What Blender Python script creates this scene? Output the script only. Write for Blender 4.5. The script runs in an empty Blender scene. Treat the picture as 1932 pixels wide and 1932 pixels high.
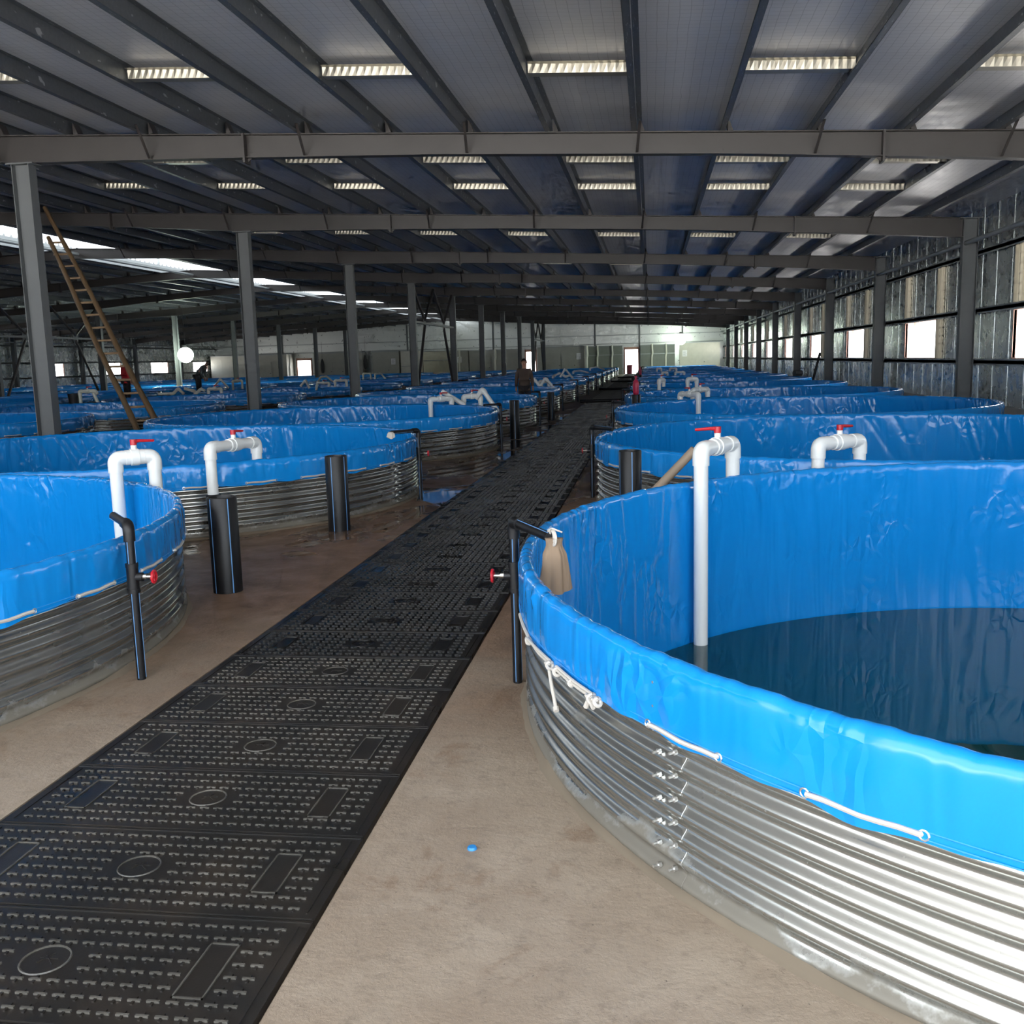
import bpy, bmesh, math, random
import numpy as np
from mathutils import Vector, Matrix
C = bpy.context.scene.collection
PI = math.pi
rnd = random.Random(7)

# ------------------------------------------------------------------ constants (metres)
R = 3.38            # tank radius
RIM = 0.742         # rim height above the floor
SP = 6.715          # tank pitch along the hall
ROWS = {'right': (2.763, 4.953), 'left': (-6.306, 4.918), 'third': (-14.93, 4.92),
        'fourth': (-23.77, 4.92), 'fifth': (-32.4, 4.92), 'sixth': (-41.1, 4.92)}
F0, BAY = 15.0133, 8.6013          # first frame, frame pitch
RS = 0.976           # the tanks farther in are a touch smaller than the nearest pair
def tank_pos(row, k):
    x, y = ROWS[row]; y += SP*k
    if k >= 1:
        y += .10; x += {'right': -.08, 'left': .08}.get(row, 0)
    return x, y, (1.0 if k == 0 else RS)
def FY(k): return F0 + BAY * k
RIDGE = -19.35
YEND = 101.0
YBACK = -1.6
XR, XL = 7.3, -46.0
def zb(x):                          # underside of the roof purlins (top of the rafters)
    if x < RIDGE: x = 2 * RIDGE - x
    return 4.855 - 0.0515 * x

# ------------------------------------------------------------------ helpers
class MB:
    def __init__(s): s.v = []; s.f = []; s.m = []; s.uv = {}
    def add(s, vs, fs, m=0):
        o = len(s.v); s.v += [tuple(v) for v in vs]
        for f in fs: s.f.append(tuple(i + o for i in f)); s.m.append(m)
    def box(s, x0, x1, y0, y1, z0, z1, m=0):
        s.add([(x0,y0,z0),(x1,y0,z0),(x1,y1,z0),(x0,y1,z0),(x0,y0,z1),(x1,y0,z1),(x1,y1,z1),(x0,y1,z1)],
              [(0,3,2,1),(4,5,6,7),(0,1,5,4),(1,2,6,5),(2,3,7,6),(3,0,4,7)], m)
    def obox(s, M, sx, sy, sz, m=0):
        vs = [M @ Vector((a*sx/2, b*sy/2, c*sz/2)) for c in (-1,1) for b in (-1,1) for a in (-1,1)]
        s.add(vs, [(0,2,3,1),(4,5,7,6),(0,1,5,4),(1,3,7,5),(3,2,6,7),(2,0,4,6)], m)
    def bar(s, a, b, w, h, m=0, up=(0,0,1)):
        a = Vector(a); b = Vector(b); d = (b - a); L = d.length; d.normalize()
        u = Vector(up)
        if abs(d.dot(u)) > .98: u = Vector((1,0,0))
        x = d.cross(u).normalized(); y = x.cross(d)
        M = Matrix((x, d, y)).transposed().to_4x4(); M.translation = (a + b) / 2
        s.obox(M, w, L, h, m)
    def tube(s, path, r, n=12, m=0, cap=True, rs=None):
        P = [Vector(p) for p in path]; k = len(P); o = len(s.v)
        T = []
        for i in range(k):
            t = (P[min(i+1,k-1)] - P[max(i-1,0)]); T.append(t.normalized())
        u = Vector((0,0,1)) if abs(T[0].z) < .9 else Vector((1,0,0))
        x = T[0].cross(u).normalized()
        for i in range(k):
            x = (x - T[i] * x.dot(T[i])).normalized(); y = T[i].cross(x)
            rr = rs[i] if rs else r
            for j in range(n):
                a = 2*PI*j/n; s.v.append(tuple(P[i] + (x*math.cos(a) + y*math.sin(a))*rr))
        for i in range(k-1):
            for j in range(n):
                s.f.append((o+i*n+j, o+i*n+(j+1)%n, o+(i+1)*n+(j+1)%n, o+(i+1)*n+j)); s.m.append(m)
        if cap:
            s.f.append(tuple(o+j for j in range(n))[::-1]); s.m.append(m)
            s.f.append(tuple(o+(k-1)*n+j for j in range(n))); s.m.append(m)
    def lathe(s, prof, n=24, c=(0,0,0), m=0, close=False):
        o = len(s.v); k = len(prof)
        for r, z in prof:
            for j in range(n):
                a = 2*PI*j/n; s.v.append((c[0]+r*math.cos(a), c[1]+r*math.sin(a), c[2]+z))
        for i in range(k-1):
            for j in range(n):
                s.f.append((o+i*n+j, o+i*n+(j+1)%n, o+(i+1)*n+(j+1)%n, o+(i+1)*n+j)); s.m.append(m)
        if close:
            s.f.append(tuple(o+j for j in range(n))[::-1]); s.m.append(m)
            s.f.append(tuple(o+(k-1)*n+j for j in range(n))); s.m.append(m)
    def mesh(s, name, mats, smooth=False, angle=None):
        me = bpy.data.meshes.new(name); me.from_pydata(s.v, [], s.f)
        mats = mats if isinstance(mats, (list, tuple)) else [mats]
        for t in mats: me.materials.append(t)
        me.polygons.foreach_set('material_index', s.m)
        if smooth:
            me.polygons.foreach_set('use_smooth', [True]*len(s.f))
            if angle:
                try: me.set_sharp_from_angle(angle=math.radians(angle))
                except Exception: pass
        me.update(); return me
    def build(s, name, mats, parent=None, smooth=False, angle=40):
        return link(name, s.mesh(name, mats, smooth, angle), parent)

def link(name, me, parent=None, loc=None):
    o = bpy.data.objects.new(name, me); C.objects.link(o)
    if parent: o.parent = parent
    if loc: o.location = loc
    return o
def tag(o, label=None, cat=None, group=None, kind=None):
    if label: o['label'] = label
    if cat: o['category'] = cat
    if group: o['group'] = group
    if kind: o['kind'] = kind
    return o
def thing(name, label, cat, loc=(0,0,0), rz=0, group=None, kind=None):
    o = bpy.data.objects.new(name, None); C.objects.link(o); o.location = loc; o.rotation_euler = (0,0,rz)
    o.empty_display_size = .1
    return tag(o, label, cat, group, kind)
def dup(root, loc, rz, label, group=None):
    r = root.copy(); C.objects.link(r); r.location = loc; r.rotation_euler = (0,0,rz); r['label'] = label
    if group: r['group'] = group
    for ch in root.children:
        c = ch.copy(); C.objects.link(c); c.parent = r
        for g in ch.children:
            d = g.copy(); C.objects.link(d); d.parent = c
    return r
def struct(o): o['kind'] = 'structure'; return o
ORD = ['first','second','third','fourth','fifth','sixth','seventh','eighth','ninth','tenth','eleventh','twelfth','thirteenth','fourteenth',
       'fifteenth','sixteenth','seventeenth','eighteenth','nineteenth','twentieth','twenty-first','twenty-second','twenty-third','twenty-fourth','twenty-fifth','twenty-sixth','twenty-seventh','twenty-eighth','twenty-ninth','thirtieth']
def bend(pts, rad, n=6):
    """polyline with rounded corners"""
    P = [Vector(p) for p in pts]; out = [P[0]]
    for i in range(1, len(P)-1):
        a = (P[i-1]-P[i]); b = (P[i+1]-P[i]); r = min(rad, a.length*.45, b.length*.45)
        p0 = P[i] + a.normalized()*r; p1 = P[i] + b.normalized()*r
        for t in range(n+1):
            t /= n; out.append(p0*(1-t)**2 + P[i]*2*t*(1-t) + p1*t*t)
    out.append(P[-1]); return out

# ------------------------------------------------------------------ materials
def mat(name):
    m = bpy.data.materials.new(name); m.use_nodes = True
    nt = m.node_tree; b = nt.nodes['Principled BSDF']; return m, nt, b
def N(nt, t, **k):
    n = nt.nodes.new(t)
    for a, v in k.items(): setattr(n, a, v)
    return n
def plain(name, col, rough=.5, metal=0., ior=None):
    m, nt, b = mat(name)
    b.inputs['Base Color'].default_value = (*col, 1); b.inputs['Roughness'].default_value = rough; b.inputs['Metallic'].default_value = metal
    return m
def mapping(nt, scale=(1,1,1), src='Object'):
    tc = N(nt, 'ShaderNodeTexCoord'); mp = N(nt, 'ShaderNodeMapping')
    mp.inputs['Scale'].default_value = scale
    nt.links.new(tc.outputs[src], mp.inputs['Vector']); return mp.outputs['Vector']
def noise(nt, vec, scale, detail=4, rough=.55, dist=0.):
    n = N(nt, 'ShaderNodeTexNoise'); n.inputs['Scale'].default_value = scale; n.inputs['Detail'].default_value = detail
    n.inputs['Roughness'].default_value = rough; n.inputs['Distortion'].default_value = dist
    if vec is not None: nt.links.new(vec, n.inputs['Vector'])
    return n.outputs['Fac']
def ramp(nt, fac, stops):
    r = N(nt, 'ShaderNodeValToRGB'); e = r.color_ramp.elements
    while len(e) < len(stops): e.new(.5)
    for i, (p, c) in enumerate(stops):
        e[i].position = p; e[i].color = (*c, 1) if len(c) == 3 else c
    nt.links.new(fac, r.inputs['Fac']); return r.outputs['Color']
def mrange(nt, v, a, b, c, d):
    r = N(nt, 'ShaderNodeMapRange'); r.inputs[1].default_value = a; r.inputs[2].default_value = b; r.inputs[3].default_value = c; r.inputs[4].default_value = d
    nt.links.new(v, r.inputs[0]); return r.outputs[0]
def math_(nt, op, a, b=None):
    n = N(nt, 'ShaderNodeMath', operation=op)
    for i, v in enumerate((a, b)):
        if v is None: continue
        if isinstance(v, (int, float)): n.inputs[i].default_value = v
        else: nt.links.new(v, n.inputs[i])
    return n.outputs[0]
def mixc(nt, f, a, b):
    n = N(nt, 'ShaderNodeMix', data_type='RGBA')
    if isinstance(f, (int, float)): n.inputs[0].default_value = f
    else: nt.links.new(f, n.inputs[0])
    for i, v in ((6, a), (7, b)):
        if isinstance(v, tuple): n.inputs[i].default_value = (*v, 1)
        else: nt.links.new(v, n.inputs[i])
    return n.outputs[2]
def bump(nt, b, h, strength=.3, dist=.02, prev=None):
    n = N(nt, 'ShaderNodeBump'); n.inputs['Strength'].default_value = strength; n.inputs['Distance'].default_value = dist
    nt.links.new(h, n.inputs['Height'])
    if prev is not None: nt.links.new(prev, n.inputs['Normal'])
    nt.links.new(n.outputs['Normal'], b.inputs['Normal']); return n.outputs['Normal']

# blue coated tarpaulin (UV: metres around, metres up)
def liner_material():
    m, nt, b = mat('blue_tarpaulin')
    uv = N(nt, 'ShaderNodeTexCoord').outputs['UV']
    def mp(s):
        q = N(nt, 'ShaderNodeMapping'); q.inputs['Scale'].default_value = s; nt.links.new(uv, q.inputs['Vector']); return q.outputs['Vector']
    f = noise(nt, mp((.6,.8,1)), 1.3, 3)
    col = mixc(nt, f, (.003,.195,.57), (.006,.235,.65))
    nt.links.new(col, b.inputs['Base Color'])
    b.inputs['Roughness'].default_value = .17
    # long soft folds, sharp crumples, masked so that smooth panels stay
    n1 = noise(nt, mp((3.2,.55,1)), 1.6, 2, .5, .6)
    vo = N(nt, 'ShaderNodeTexVoronoi', feature='DISTANCE_TO_EDGE'); vo.inputs['Scale'].default_value = 1.0
    wv = N(nt, 'ShaderNodeVectorMath', operation='ADD')
    nz = N(nt, 'ShaderNodeTexNoise'); nz.inputs['Scale'].default_value = 3.5; nt.links.new(mp((1,1,1)), nz.inputs['Vector'])
    sc = N(nt, 'ShaderNodeVectorMath', operation='SCALE'); sc.inputs['Scale'].default_value = 1.6; nt.links.new(nz.outputs['Color'], sc.inputs[0])
    nt.links.new(mp((9,4.2,1)), wv.inputs[0]); nt.links.new(sc.outputs[0], wv.inputs[1]); nt.links.new(wv.outputs[0], vo.inputs['Vector'])
    cr = mrange(nt, vo.outputs['Distance'], 0, .32, 0, 1)
    mask = mrange(nt, noise(nt, mp((1.1,1.5,1)), 1.2, 2), .5, .66, 0, 1)
    crm = math_(nt, 'MULTIPLY', cr, mask)
    h = math_(nt, 'ADD', math_(nt, 'MULTIPLY', n1, 1.5), math_(nt, 'MULTIPLY', crm, .55))
    bump(nt, b, h, .8, .022)
    return m

def corrugated_material():
    m, nt, b = mat('galvanised_corrugated_sheet')
    v = mapping(nt)
    sp = noise(nt, mapping(nt, (1,1,1)), 34, 2, .6); big = noise(nt, mapping(nt, (1,1,2.2)), 2.2, 4)
    col = mixc(nt, mrange(nt, big, .35, .7, 0, 1), (.43,.435,.41), (.50,.505,.48))
    xyz = N(nt, 'ShaderNodeSeparateXYZ'); nt.links.new(v, xyz.inputs[0])
    dn = noise(nt, mapping(nt, (1,1,1)), 3.0, 6, .65)
    mud = mrange(nt, math_(nt, 'SUBTRACT', xyz.outputs['Z'], math_(nt, 'MULTIPLY', math_(nt,'SUBTRACT',dn,.40), .36)), .02, .06, 1, 0)
    spk = mrange(nt, noise(nt, v, 55, 1, .4), .80, .83, 0, .7)
    d = math_(nt, 'MAXIMUM', math_(nt, 'MULTIPLY', mud, .85), math_(nt,'MULTIPLY',spk,.6))
    col2 = mixc(nt, d, col, (.125,.105,.075))
    col3 = mixc(nt, mrange(nt, big, .5, .75, 0, .35), col2, (.235,.215,.165))
    nt.links.new(col3, b.inputs['Base Color'])
    nt.links.new(mrange(nt, d, 0, 1, .93, .15), b.inputs['Metallic'])
    rgh = math_(nt, 'ADD', mrange(nt, big, .3, .7, .21, .25), math_(nt, 'MULTIPLY', d, .4))
    nt.links.new(math_(nt,'ADD',rgh, mrange(nt, big, .5,.75,0,.10)), b.inputs['Roughness'])
    return m

def foil_material(name, axis, net, tint=(.62,.62,.635), rough=.25, metal=.5, bd=.02):
    """aluminium foil insulation; wrinkles run along `axis`"""
    m, nt, b = mat(name)
    s1 = {'x': (.45,22,6), 'z': (6,6,.35), 'n': (1.6,1.6,2.2)}[axis]
    s2 = {'x': (2.5,60,12), 'z': (22,22,1.6), 'n': (9,9,11)}[axis]
    n1 = noise(nt, mapping(nt, s1), 1.4, 5, .6, .3); n2 = noise(nt, mapping(nt, s2), 1.2, 3, .6, .4)
    h = math_(nt, 'ADD', n1, math_(nt, 'MULTIPLY', n2, .35))
    bump(nt, b, h, .45, bd)
    col = mixc(nt, noise(nt, mapping(nt, (.5,.5,.5)), 1, 3), tint, tuple(c*.82 for c in tint))
    if net:
        xyz = N(nt, 'ShaderNodeSeparateXYZ')
        dv = N(nt, 'ShaderNodeVectorMath', operation='ADD'); nz = N(nt,'ShaderNodeTexNoise'); nz.inputs['Scale'].default_value = 2.5
        sc = N(nt,'ShaderNodeVectorMath', operation='SCALE'); sc.inputs['Scale'].default_value=.035
        p = mapping(nt); nt.links.new(p, nz.inputs['Vector']); nt.links.new(nz.outputs['Color'], sc.inputs[0]); nt.links.new(p, dv.inputs[0]); nt.links.new(sc.outputs[0], dv.inputs[1])
        nt.links.new(dv.outputs[0], xyz.inputs[0])
        ln = None
        for ax in ('X','Y'):
            f = math_(nt, 'PINGPONG', math_(nt,'MULTIPLY', xyz.outputs[ax], 1/.11), .5)
            g = mrange(nt, f, .0, .045, 1, 0)
            ln = g if ln is None else math_(nt, 'MAXIMUM', ln, g)
        col = mixc(nt, math_(nt,'MULTIPLY',ln,.55), col, (.16,.16,.17))
    nt.links.new(col, b.inputs['Base Color'])
    b.inputs['Metallic'].default_value = metal
    nt.links.new(mrange(nt, noise(nt, mapping(nt,(1,1,1)), 3, 3), .3, .7, rough-.05, rough+.12), b.inputs['Roughness'])
    return m

def steel_paint(name, col, rough=.5):
    m, nt, b = mat(name)
    c = mixc(nt, noise(nt, mapping(nt), 2.5, 5, .6), col, tuple(x*.72 for x in col))
    nt.links.new(c, b.inputs['Base Color']); b.inputs['Roughness'].default_value = rough
    bump(nt, b, noise(nt, mapping(nt), 40, 2), .06, .003); return m
def purlin_material():
    m, nt, b = mat('galvanised_purlin')
    f = noise(nt, mapping(nt, (1,1,1)), 20, 3)
    sp = mrange(nt, noise(nt, mapping(nt, (40,2.5,5)), 2.0, 2), .66, .7, 0, 1)
    col = mixc(nt, sp, mixc(nt, f, (.125,.135,.145), (.19,.20,.21)), (.45,.46,.47))
    nt.links.new(col, b.inputs['Base Color']); b.inputs['Metallic'].default_value = .75; b.inputs['Roughness'].default_value = .42
    return m

def floor_material():
    m, nt, b = mat('wet_concrete')
    p = mapping(nt)
    xyz = N(nt, 'ShaderNodeSeparateXYZ'); nt.links.new(p, xyz.inputs[0]); X, Y = xyz.outputs['X'], xyz.outputs['Y']
    big = noise(nt, p, .9, 5, .6, .2); mid = noise(nt, p, 3.2, 6, .62, .3); fine = noise(nt, p, 45, 4, .7)
    base = mixc(nt, mrange(nt, big, .3, .7, 0, 1), (.285,.228,.170), (.222,.165,.117))
    base = mixc(nt, mrange(nt, mid, .45, .75, 0, .6), base, (.33,.27,.205))
    # brown mud carried along the drain strip from the overflowing tanks
    muddy = math_(nt, 'MULTIPLY', mrange(nt, math_(nt,'ADD', Y, math_(nt,'MULTIPLY', math_(nt,'SUBTRACT',big,.5), 3)), 3.6, 6.6, 0, 1),
                  mrange(nt, Y, 30, 50, 1, .0))
    base = mixc(nt, math_(nt,'MULTIPLY',muddy,.85), base, mixc(nt, mrange(nt, mid, .38, .66, 0, 1), (.225,.125,.072), (.105,.058,.034)))
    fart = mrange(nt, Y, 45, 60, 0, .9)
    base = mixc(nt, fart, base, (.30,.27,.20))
    st = mrange(nt, noise(nt, p, 2.1, 6, .68, .6), .57, .68, 0, .75)
    base = mixc(nt, st, base, (.155,.092,.052))
    grit = mrange(nt, noise(nt, p, 14, 6, .75), .52, .68, 0, .5)
    base = mixc(nt, grit, base, (.125,.095,.07))
    spk = mrange(nt, noise(nt, p, 70, 2, .6), .70, .74, 0, .8)
    base = mixc(nt, spk, base, (.08,.06,.045))
    spk2 = mrange(nt, fine, .62, .75, 0, .55)
    base = mixc(nt, spk2, base, (.37,.32,.26))
    nt.links.new(base, b.inputs['Base Color'])
    # damp sheen and puddles
    pn = noise(nt, mapping(nt, (1,.55,1)), 1.25, 4, .55, .4)
    strip = math_(nt, 'MULTIPLY', mrange(nt, Y, 6.5, 12, 0, 1), mrange(nt, Y, 26, 38, 1, 0))
    pud = mrange(nt, math_(nt,'ADD', pn, math_(nt,'MULTIPLY', strip, .22)), .655, .70, 0, 1)
    pud = math_(nt, 'MULTIPLY', pud, mrange(nt, Y, 6.2, 7.6, 0, 1))
    for (px, py, rx, ry) in ((-3.13,9.30,.34,.55),(-3.12,8.25,.15,.16),(-3.22,8.75,.17,.22),(-2.69,9.75,.15,.45),(-2.62,10.4,.14,.5),(-2.72,15.6,.2,1.6),(-2.75,19.0,.3,1.6)):
        mp_ = N(nt, 'ShaderNodeMapping', vector_type='TEXTURE'); mp_.inputs['Location'].default_value = (px, py, 0); mp_.inputs['Scale'].default_value = (rx, ry, 1)
        nt.links.new(p, mp_.inputs['Vector']); ln = N(nt, 'ShaderNodeVectorMath', operation='LENGTH'); nt.links.new(mp_.outputs['Vector'], ln.inputs[0])
        q_ = mrange(nt, math_(nt, 'ADD', ln.outputs['Value'], math_(nt, 'MULTIPLY', math_(nt, 'SUBTRACT', mid, .5), 2.6)), .8, .95, 1, 0)
        pud = math_(nt, 'MAXIMUM', pud, q_)
    ro = mrange(nt, mid, .3, .7, .5, .72)
    ro = math_(nt, 'SUBTRACT', ro, math_(nt,'MULTIPLY',muddy,.16))
    ro = math_(nt, 'MULTIPLY', ro, math_(nt,'SUBTRACT', 1.0, math_(nt,'MULTIPLY', pud, .93)))
    nt.links.new(ro, b.inputs['Roughness'])
    hh = math_(nt, 'ADD', math_(nt,'MULTIPLY', noise(nt, p, 9, 6, .7), 1.0), math_(nt,'MULTIPLY', fine, .35))
    hh = math_(nt, 'MULTIPLY', hh, math_(nt,'SUBTRACT',1.0,pud))
    bump(nt, b, hh, .55, .012)
    return m

def plate_material(name, c0, c1, r0, r1):
    m, nt, b = mat(name)
    tc = N(nt, 'ShaderNodeNewGeometry').outputs['Position']
    f = noise(nt, tc, 3.0, 5, .6)
    nt.links.new(mixc(nt, mrange(nt, f, .42, .7, 0, 1), c0, c1), b.inputs['Base Color'])
    nt.links.new(mrange(nt, noise(nt, tc, 1.6, 4), .35, .65, r0, r1), b.inputs['Roughness'])
    bump(nt, b, noise(nt, tc, 120, 2), .15, .002)
    return m

M = {}
M['blue'] = liner_material(); M['corr'] = corrugated_material()
M['foil'] = foil_material('roof_foil', 'x', True, (.70,.69,.70), .34, .45, .006)
M['wfoil'] = foil_material('wall_foil', 'z', False, (.60,.64,.64), .24, .8)
M['efoil'] = foil_material('end_wall_foil', 'n', False, (.66,.68,.66), .3, .6)
M['beam'] = steel_paint('brown_grey_rafter_paint', (.036,.031,.029)); M['col'] = steel_paint('grey_column_paint', (.120,.128,.132))
M['purlin'] = purlin_material(); M['floor'] = floor_material()
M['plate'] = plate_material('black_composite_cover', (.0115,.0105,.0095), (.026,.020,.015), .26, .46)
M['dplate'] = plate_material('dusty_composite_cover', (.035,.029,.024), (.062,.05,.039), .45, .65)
M['lit_stud'] = plate_material('front_lit_stud_top', (.055,.051,.043), (.105,.095,.08), .34, .5); M['wet_dim_stud'] = plate_material('wet_dim_stud_top', (.010,.0095,.009), (.022,.019,.016), .2, .36); M['wetplate'] = plate_material('wet_composite_cover', (.0085,.008,.0075), (.018,.014,.011), .16, .34)  # stud colours carry the entrance light: lighter near, darker on the wet stretch
M['pvc'] = plain('white_pvc', (.74,.755,.74), .28); M['pvco'] = plain('cream_pvc', (.66,.66,.57), .4)
M['hdpe'] = plain('black_polyethylene', (.006,.006,.007), .42); M['hdpe'].node_tree.nodes['Principled BSDF'].inputs['Specular IOR Level'].default_value = .32; M['stripe'] = plain('blue_pipe_stripe', (.12,.28,.55), .4)
M['red'] = plain('red_plastic', (.42,.008,.018), .32); M['brass'] = plain('chromed_spindle', (.6,.58,.55), .3, 1)
M['rope'] = plain('cream_rope', (.46,.43,.385), .8); M['string'] = plain('hem_welt', (.03,.25,.62), .35)
M['bolt'] = plain('zinc_bolt', (.72,.72,.7), .3, .9)
M['sock'] = plain('tan_cloth', (.20,.14,.092), .9); M['mortar'] = steel_paint('cement_fillet', (.19,.15,.105), .9)
M['galv'] = plain('beige_galvanised', (.44,.41,.34), .35, .8)
M['panel'] = steel_paint('sandwich_panel', (.44,.44,.385), .6); M['panel_lt'] = steel_paint('pale_sandwich_panel', (.60,.585,.50), .6)
M['panel_dk'] = steel_paint('dull_green_grey_panel', (.23,.25,.225), .6); M['panel_yl'] = steel_paint('cream_panel', (.6,.58,.44), .6)
M['pink'] = plain('pink_wood', (.45,.25,.20), .7); M['paper'] = plain('paper', (.8,.8,.8), .8); M['dark'] = plain('dark_rubber', (.015,.015,.017), .6)
M['ink'] = plain('printed_grey', (.12,.12,.13), .8)
M['maroon'] = plain('maroon_plastic', (.13,.012,.03), .5); M['pinkbag'] = plain('magenta_plastic', (.42,.015,.06), .35)
M['bamboo'] = steel_paint('bamboo', (.17,.105,.05), .55); M['rung'] = steel_paint('pale_bamboo', (.30,.20,.115), .5)
M['plinth'] = steel_paint('whitewashed_plinth', (.50,.50,.47), .8); M['earth'] = plain('pale_outdoor_ground', (.42,.40,.36), .9)
M['stick'] = steel_paint('dusty_tube', (.34,.26,.19), .7); M['cap'] = plain('blue_cap', (.02,.2,.5), .4)
M['brick'] = steel_paint('red_brick', (.26,.07,.04), .9)
M['stud'] = plain('grey_channel', (.33,.35,.35), .45, .5)
def water():
    m, nt, b = mat('turbid_green_water')
    b.inputs['Base Color'].default_value = (.006,.045,.052,1); b.inputs['Roughness'].default_value = .015; b.inputs['IOR'].default_value = 1.33
    bump(nt, b, noise(nt, mapping(nt), 2.2, 2), .04, .01); return m
M['water'] = water()
def emit(name, col, s):
    m = bpy.data.materials.new(name); m.use_nodes = True; nt = m.node_tree; nt.nodes.clear()
    e = N(nt,'ShaderNodeEmission'); e.inputs[0].default_value = (*col,1); e.inputs[1].default_value = s
    o = N(nt,'ShaderNodeOutputMaterial'); nt.links.new(e.outputs[0], o.inputs[0]); return m
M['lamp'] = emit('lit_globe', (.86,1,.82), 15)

# ------------------------------------------------------------------ tanks
def uvmesh(prof, nseg, disp=None, mats=None, name='liner', wavy=True, seed=1):
    """revolve prof [(r,z,s)] with uv (metres), optional radial displacement disp(theta[], s[]) -> array"""
    k = len(prof); th = np.linspace(0, 2*PI, nseg, endpoint=False)
    pr = np.array([p[0] for p in prof]); pz = np.array([p[1] for p in prof]); ps = np.array([p[2] for p in prof])
    T, S = np.meshgrid(th, ps); RR = np.repeat(pr[:,None], nseg, 1); ZZ = np.repeat(pz[:,None], nseg, 1)
    if disp is not None:
        dr, dz = disp(T, S, RR, ZZ); RR = RR + dr; ZZ = ZZ + dz
    V = np.stack([RR*np.cos(T), RR*np.sin(T), ZZ], -1).reshape(-1,3)
    i = np.arange(k-1)[:,None]*nseg; j = np.arange(nseg)[None,:]; j2 = (j+1) % nseg
    F = np.stack([i+j, i+j2, i+nseg+j2, i+nseg+j], -1).reshape(-1,4)
    me = bpy.data.meshes.new(name); me.from_pydata(V.tolist(), [], F.tolist())
    uvl = me.uv_layers.new(name='UVMap')
    u0 = (np.repeat(j,k-1,0)/nseg*2*PI*R).reshape(-1); u1 = ((np.repeat(j,k-1,0)+1)/nseg*2*PI*R).reshape(-1)
    s0 = np.repeat(ps[:-1],nseg); s1 = np.repeat(ps[1:],nseg)
    uv = np.stack([np.stack([u0,s0],-1),np.stack([u1,s0],-1),np.stack([u1,s1],-1),np.stack([u0,s1],-1)],1).reshape(-1)
    uvl.data.foreach_set('uv', uv.astype(np.float32))
    me.polygons.foreach_set('use_smooth', [True]*len(me.polygons))
    for t in (mats if isinstance(mats,(list,tuple)) else [mats]): me.materials.append(t)
    me.update(); return me

def liner_mesh(nseg, nin, nflap, seed, nf, amp):
    rg = np.random.default_rng(seed)
    prof = []
    depth = -.95
    prof.append((.02, depth, -4.0)); prof.append((R-.6, depth, -1.7)); prof.append((R-.06, depth, -1.72+.02))
    for i in range(nin+1):
        z = depth + (RIM-.035-depth)*i/nin; prof.append((R-.055+.02*i/nin, z, z))
    for a in np.linspace(PI, 0, 7): prof.append((R-.003+.031*math.cos(a), RIM-.03+.03*math.sin(a), RIM-.03+.04*(1-a/PI)))
    zf = RIM-.245
    for i in range(1, nflap+1):
        t = i/nflap; prof.append((R+.029+.004*math.sin(t*3), RIM-.03-t*(RIM-.03-zf), RIM+.03+.22*t))
    # folds: (theta0, slope, length, width, amp)
    fold_i = [(rg.uniform(0,2*PI), rg.normal(-.25,.3), rg.uniform(.25,1.5), rg.uniform(.012,.05), rg.uniform(.3,1)*amp*rg.choice([-1,1]), rg.choice([0,0,0,1])) for _ in range(nf)]
    fold_o = [(rg.uniform(0,2*PI), rg.normal(0,.45), rg.uniform(.06,.24), rg.uniform(.008,.03), rg.uniform(.3,1)*.017, 0) for _ in range(max(110, int(nf*1.6)))]
    ph = rg.uniform(0,6,12)
    def disp(T, S, RR, ZZ):
        dr = np.zeros_like(T); dz = np.zeros_like(T)
        inner = (S > -1.0) & (S < RIM-.03); outer = S > RIM+.025
        for t0, sl, ln, w, a, ul in fold_i:
            if ul:   # rises from the waterline
                dd = ZZ + .5
            else: dd = (RIM-.03) - ZZ
            c = t0 + sl*dd/R
            du = ((T - c + PI) % (2*PI) - PI)*R
            ww = w*(.6+1.2*np.clip(dd/ln,0,1))
            e = np.exp(-(du/ww)**2)*np.clip(1-dd/ln,0,1)*np.clip(dd/.06+.25,0,1)
            dr += np.where(inner & (dd>0), -a*e, 0)
        for t0, sl, ln, w, a, _ in fold_o:
            dd = RIM - ZZ; c = t0 + sl*dd/R; du = ((T-c+PI)%(2*PI)-PI)*R
            e = np.exp(-(du/w)**2)*np.clip(1-dd/ln,0,1)*np.clip(dd/.03,0,1)
            dr += np.where(outer, a*e, 0)
        wob = sum(np.sin(T*k*1.0+ph[i])*.5**(i*.5) for i,k in enumerate((23,41,67,101,160)))
        dr += np.where(outer, .0022*wob*np.clip((RIM-ZZ)/.2,0,1) + .003*np.clip((RIM-ZZ)/.2,0,1), 0)
        dz += np.where(outer, .006*sum(np.sin(T*k+ph[6+i]) for i,k in enumerate((34,17,71)))*np.clip((RIM-.05-ZZ)/.2,0,1), 0)
        crest = (S>=RIM-.03)&(S<=RIM+.025)
        dz += np.where(crest, .0022*np.sin(T*57+ph[9])+.0016*np.sin(T*131+ph[10])+.0012*np.sin(T*260+ph[11]), 0)
        return dr, dz
    return uvmesh(prof, nseg, disp, [M['blue']], 'liner')

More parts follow.
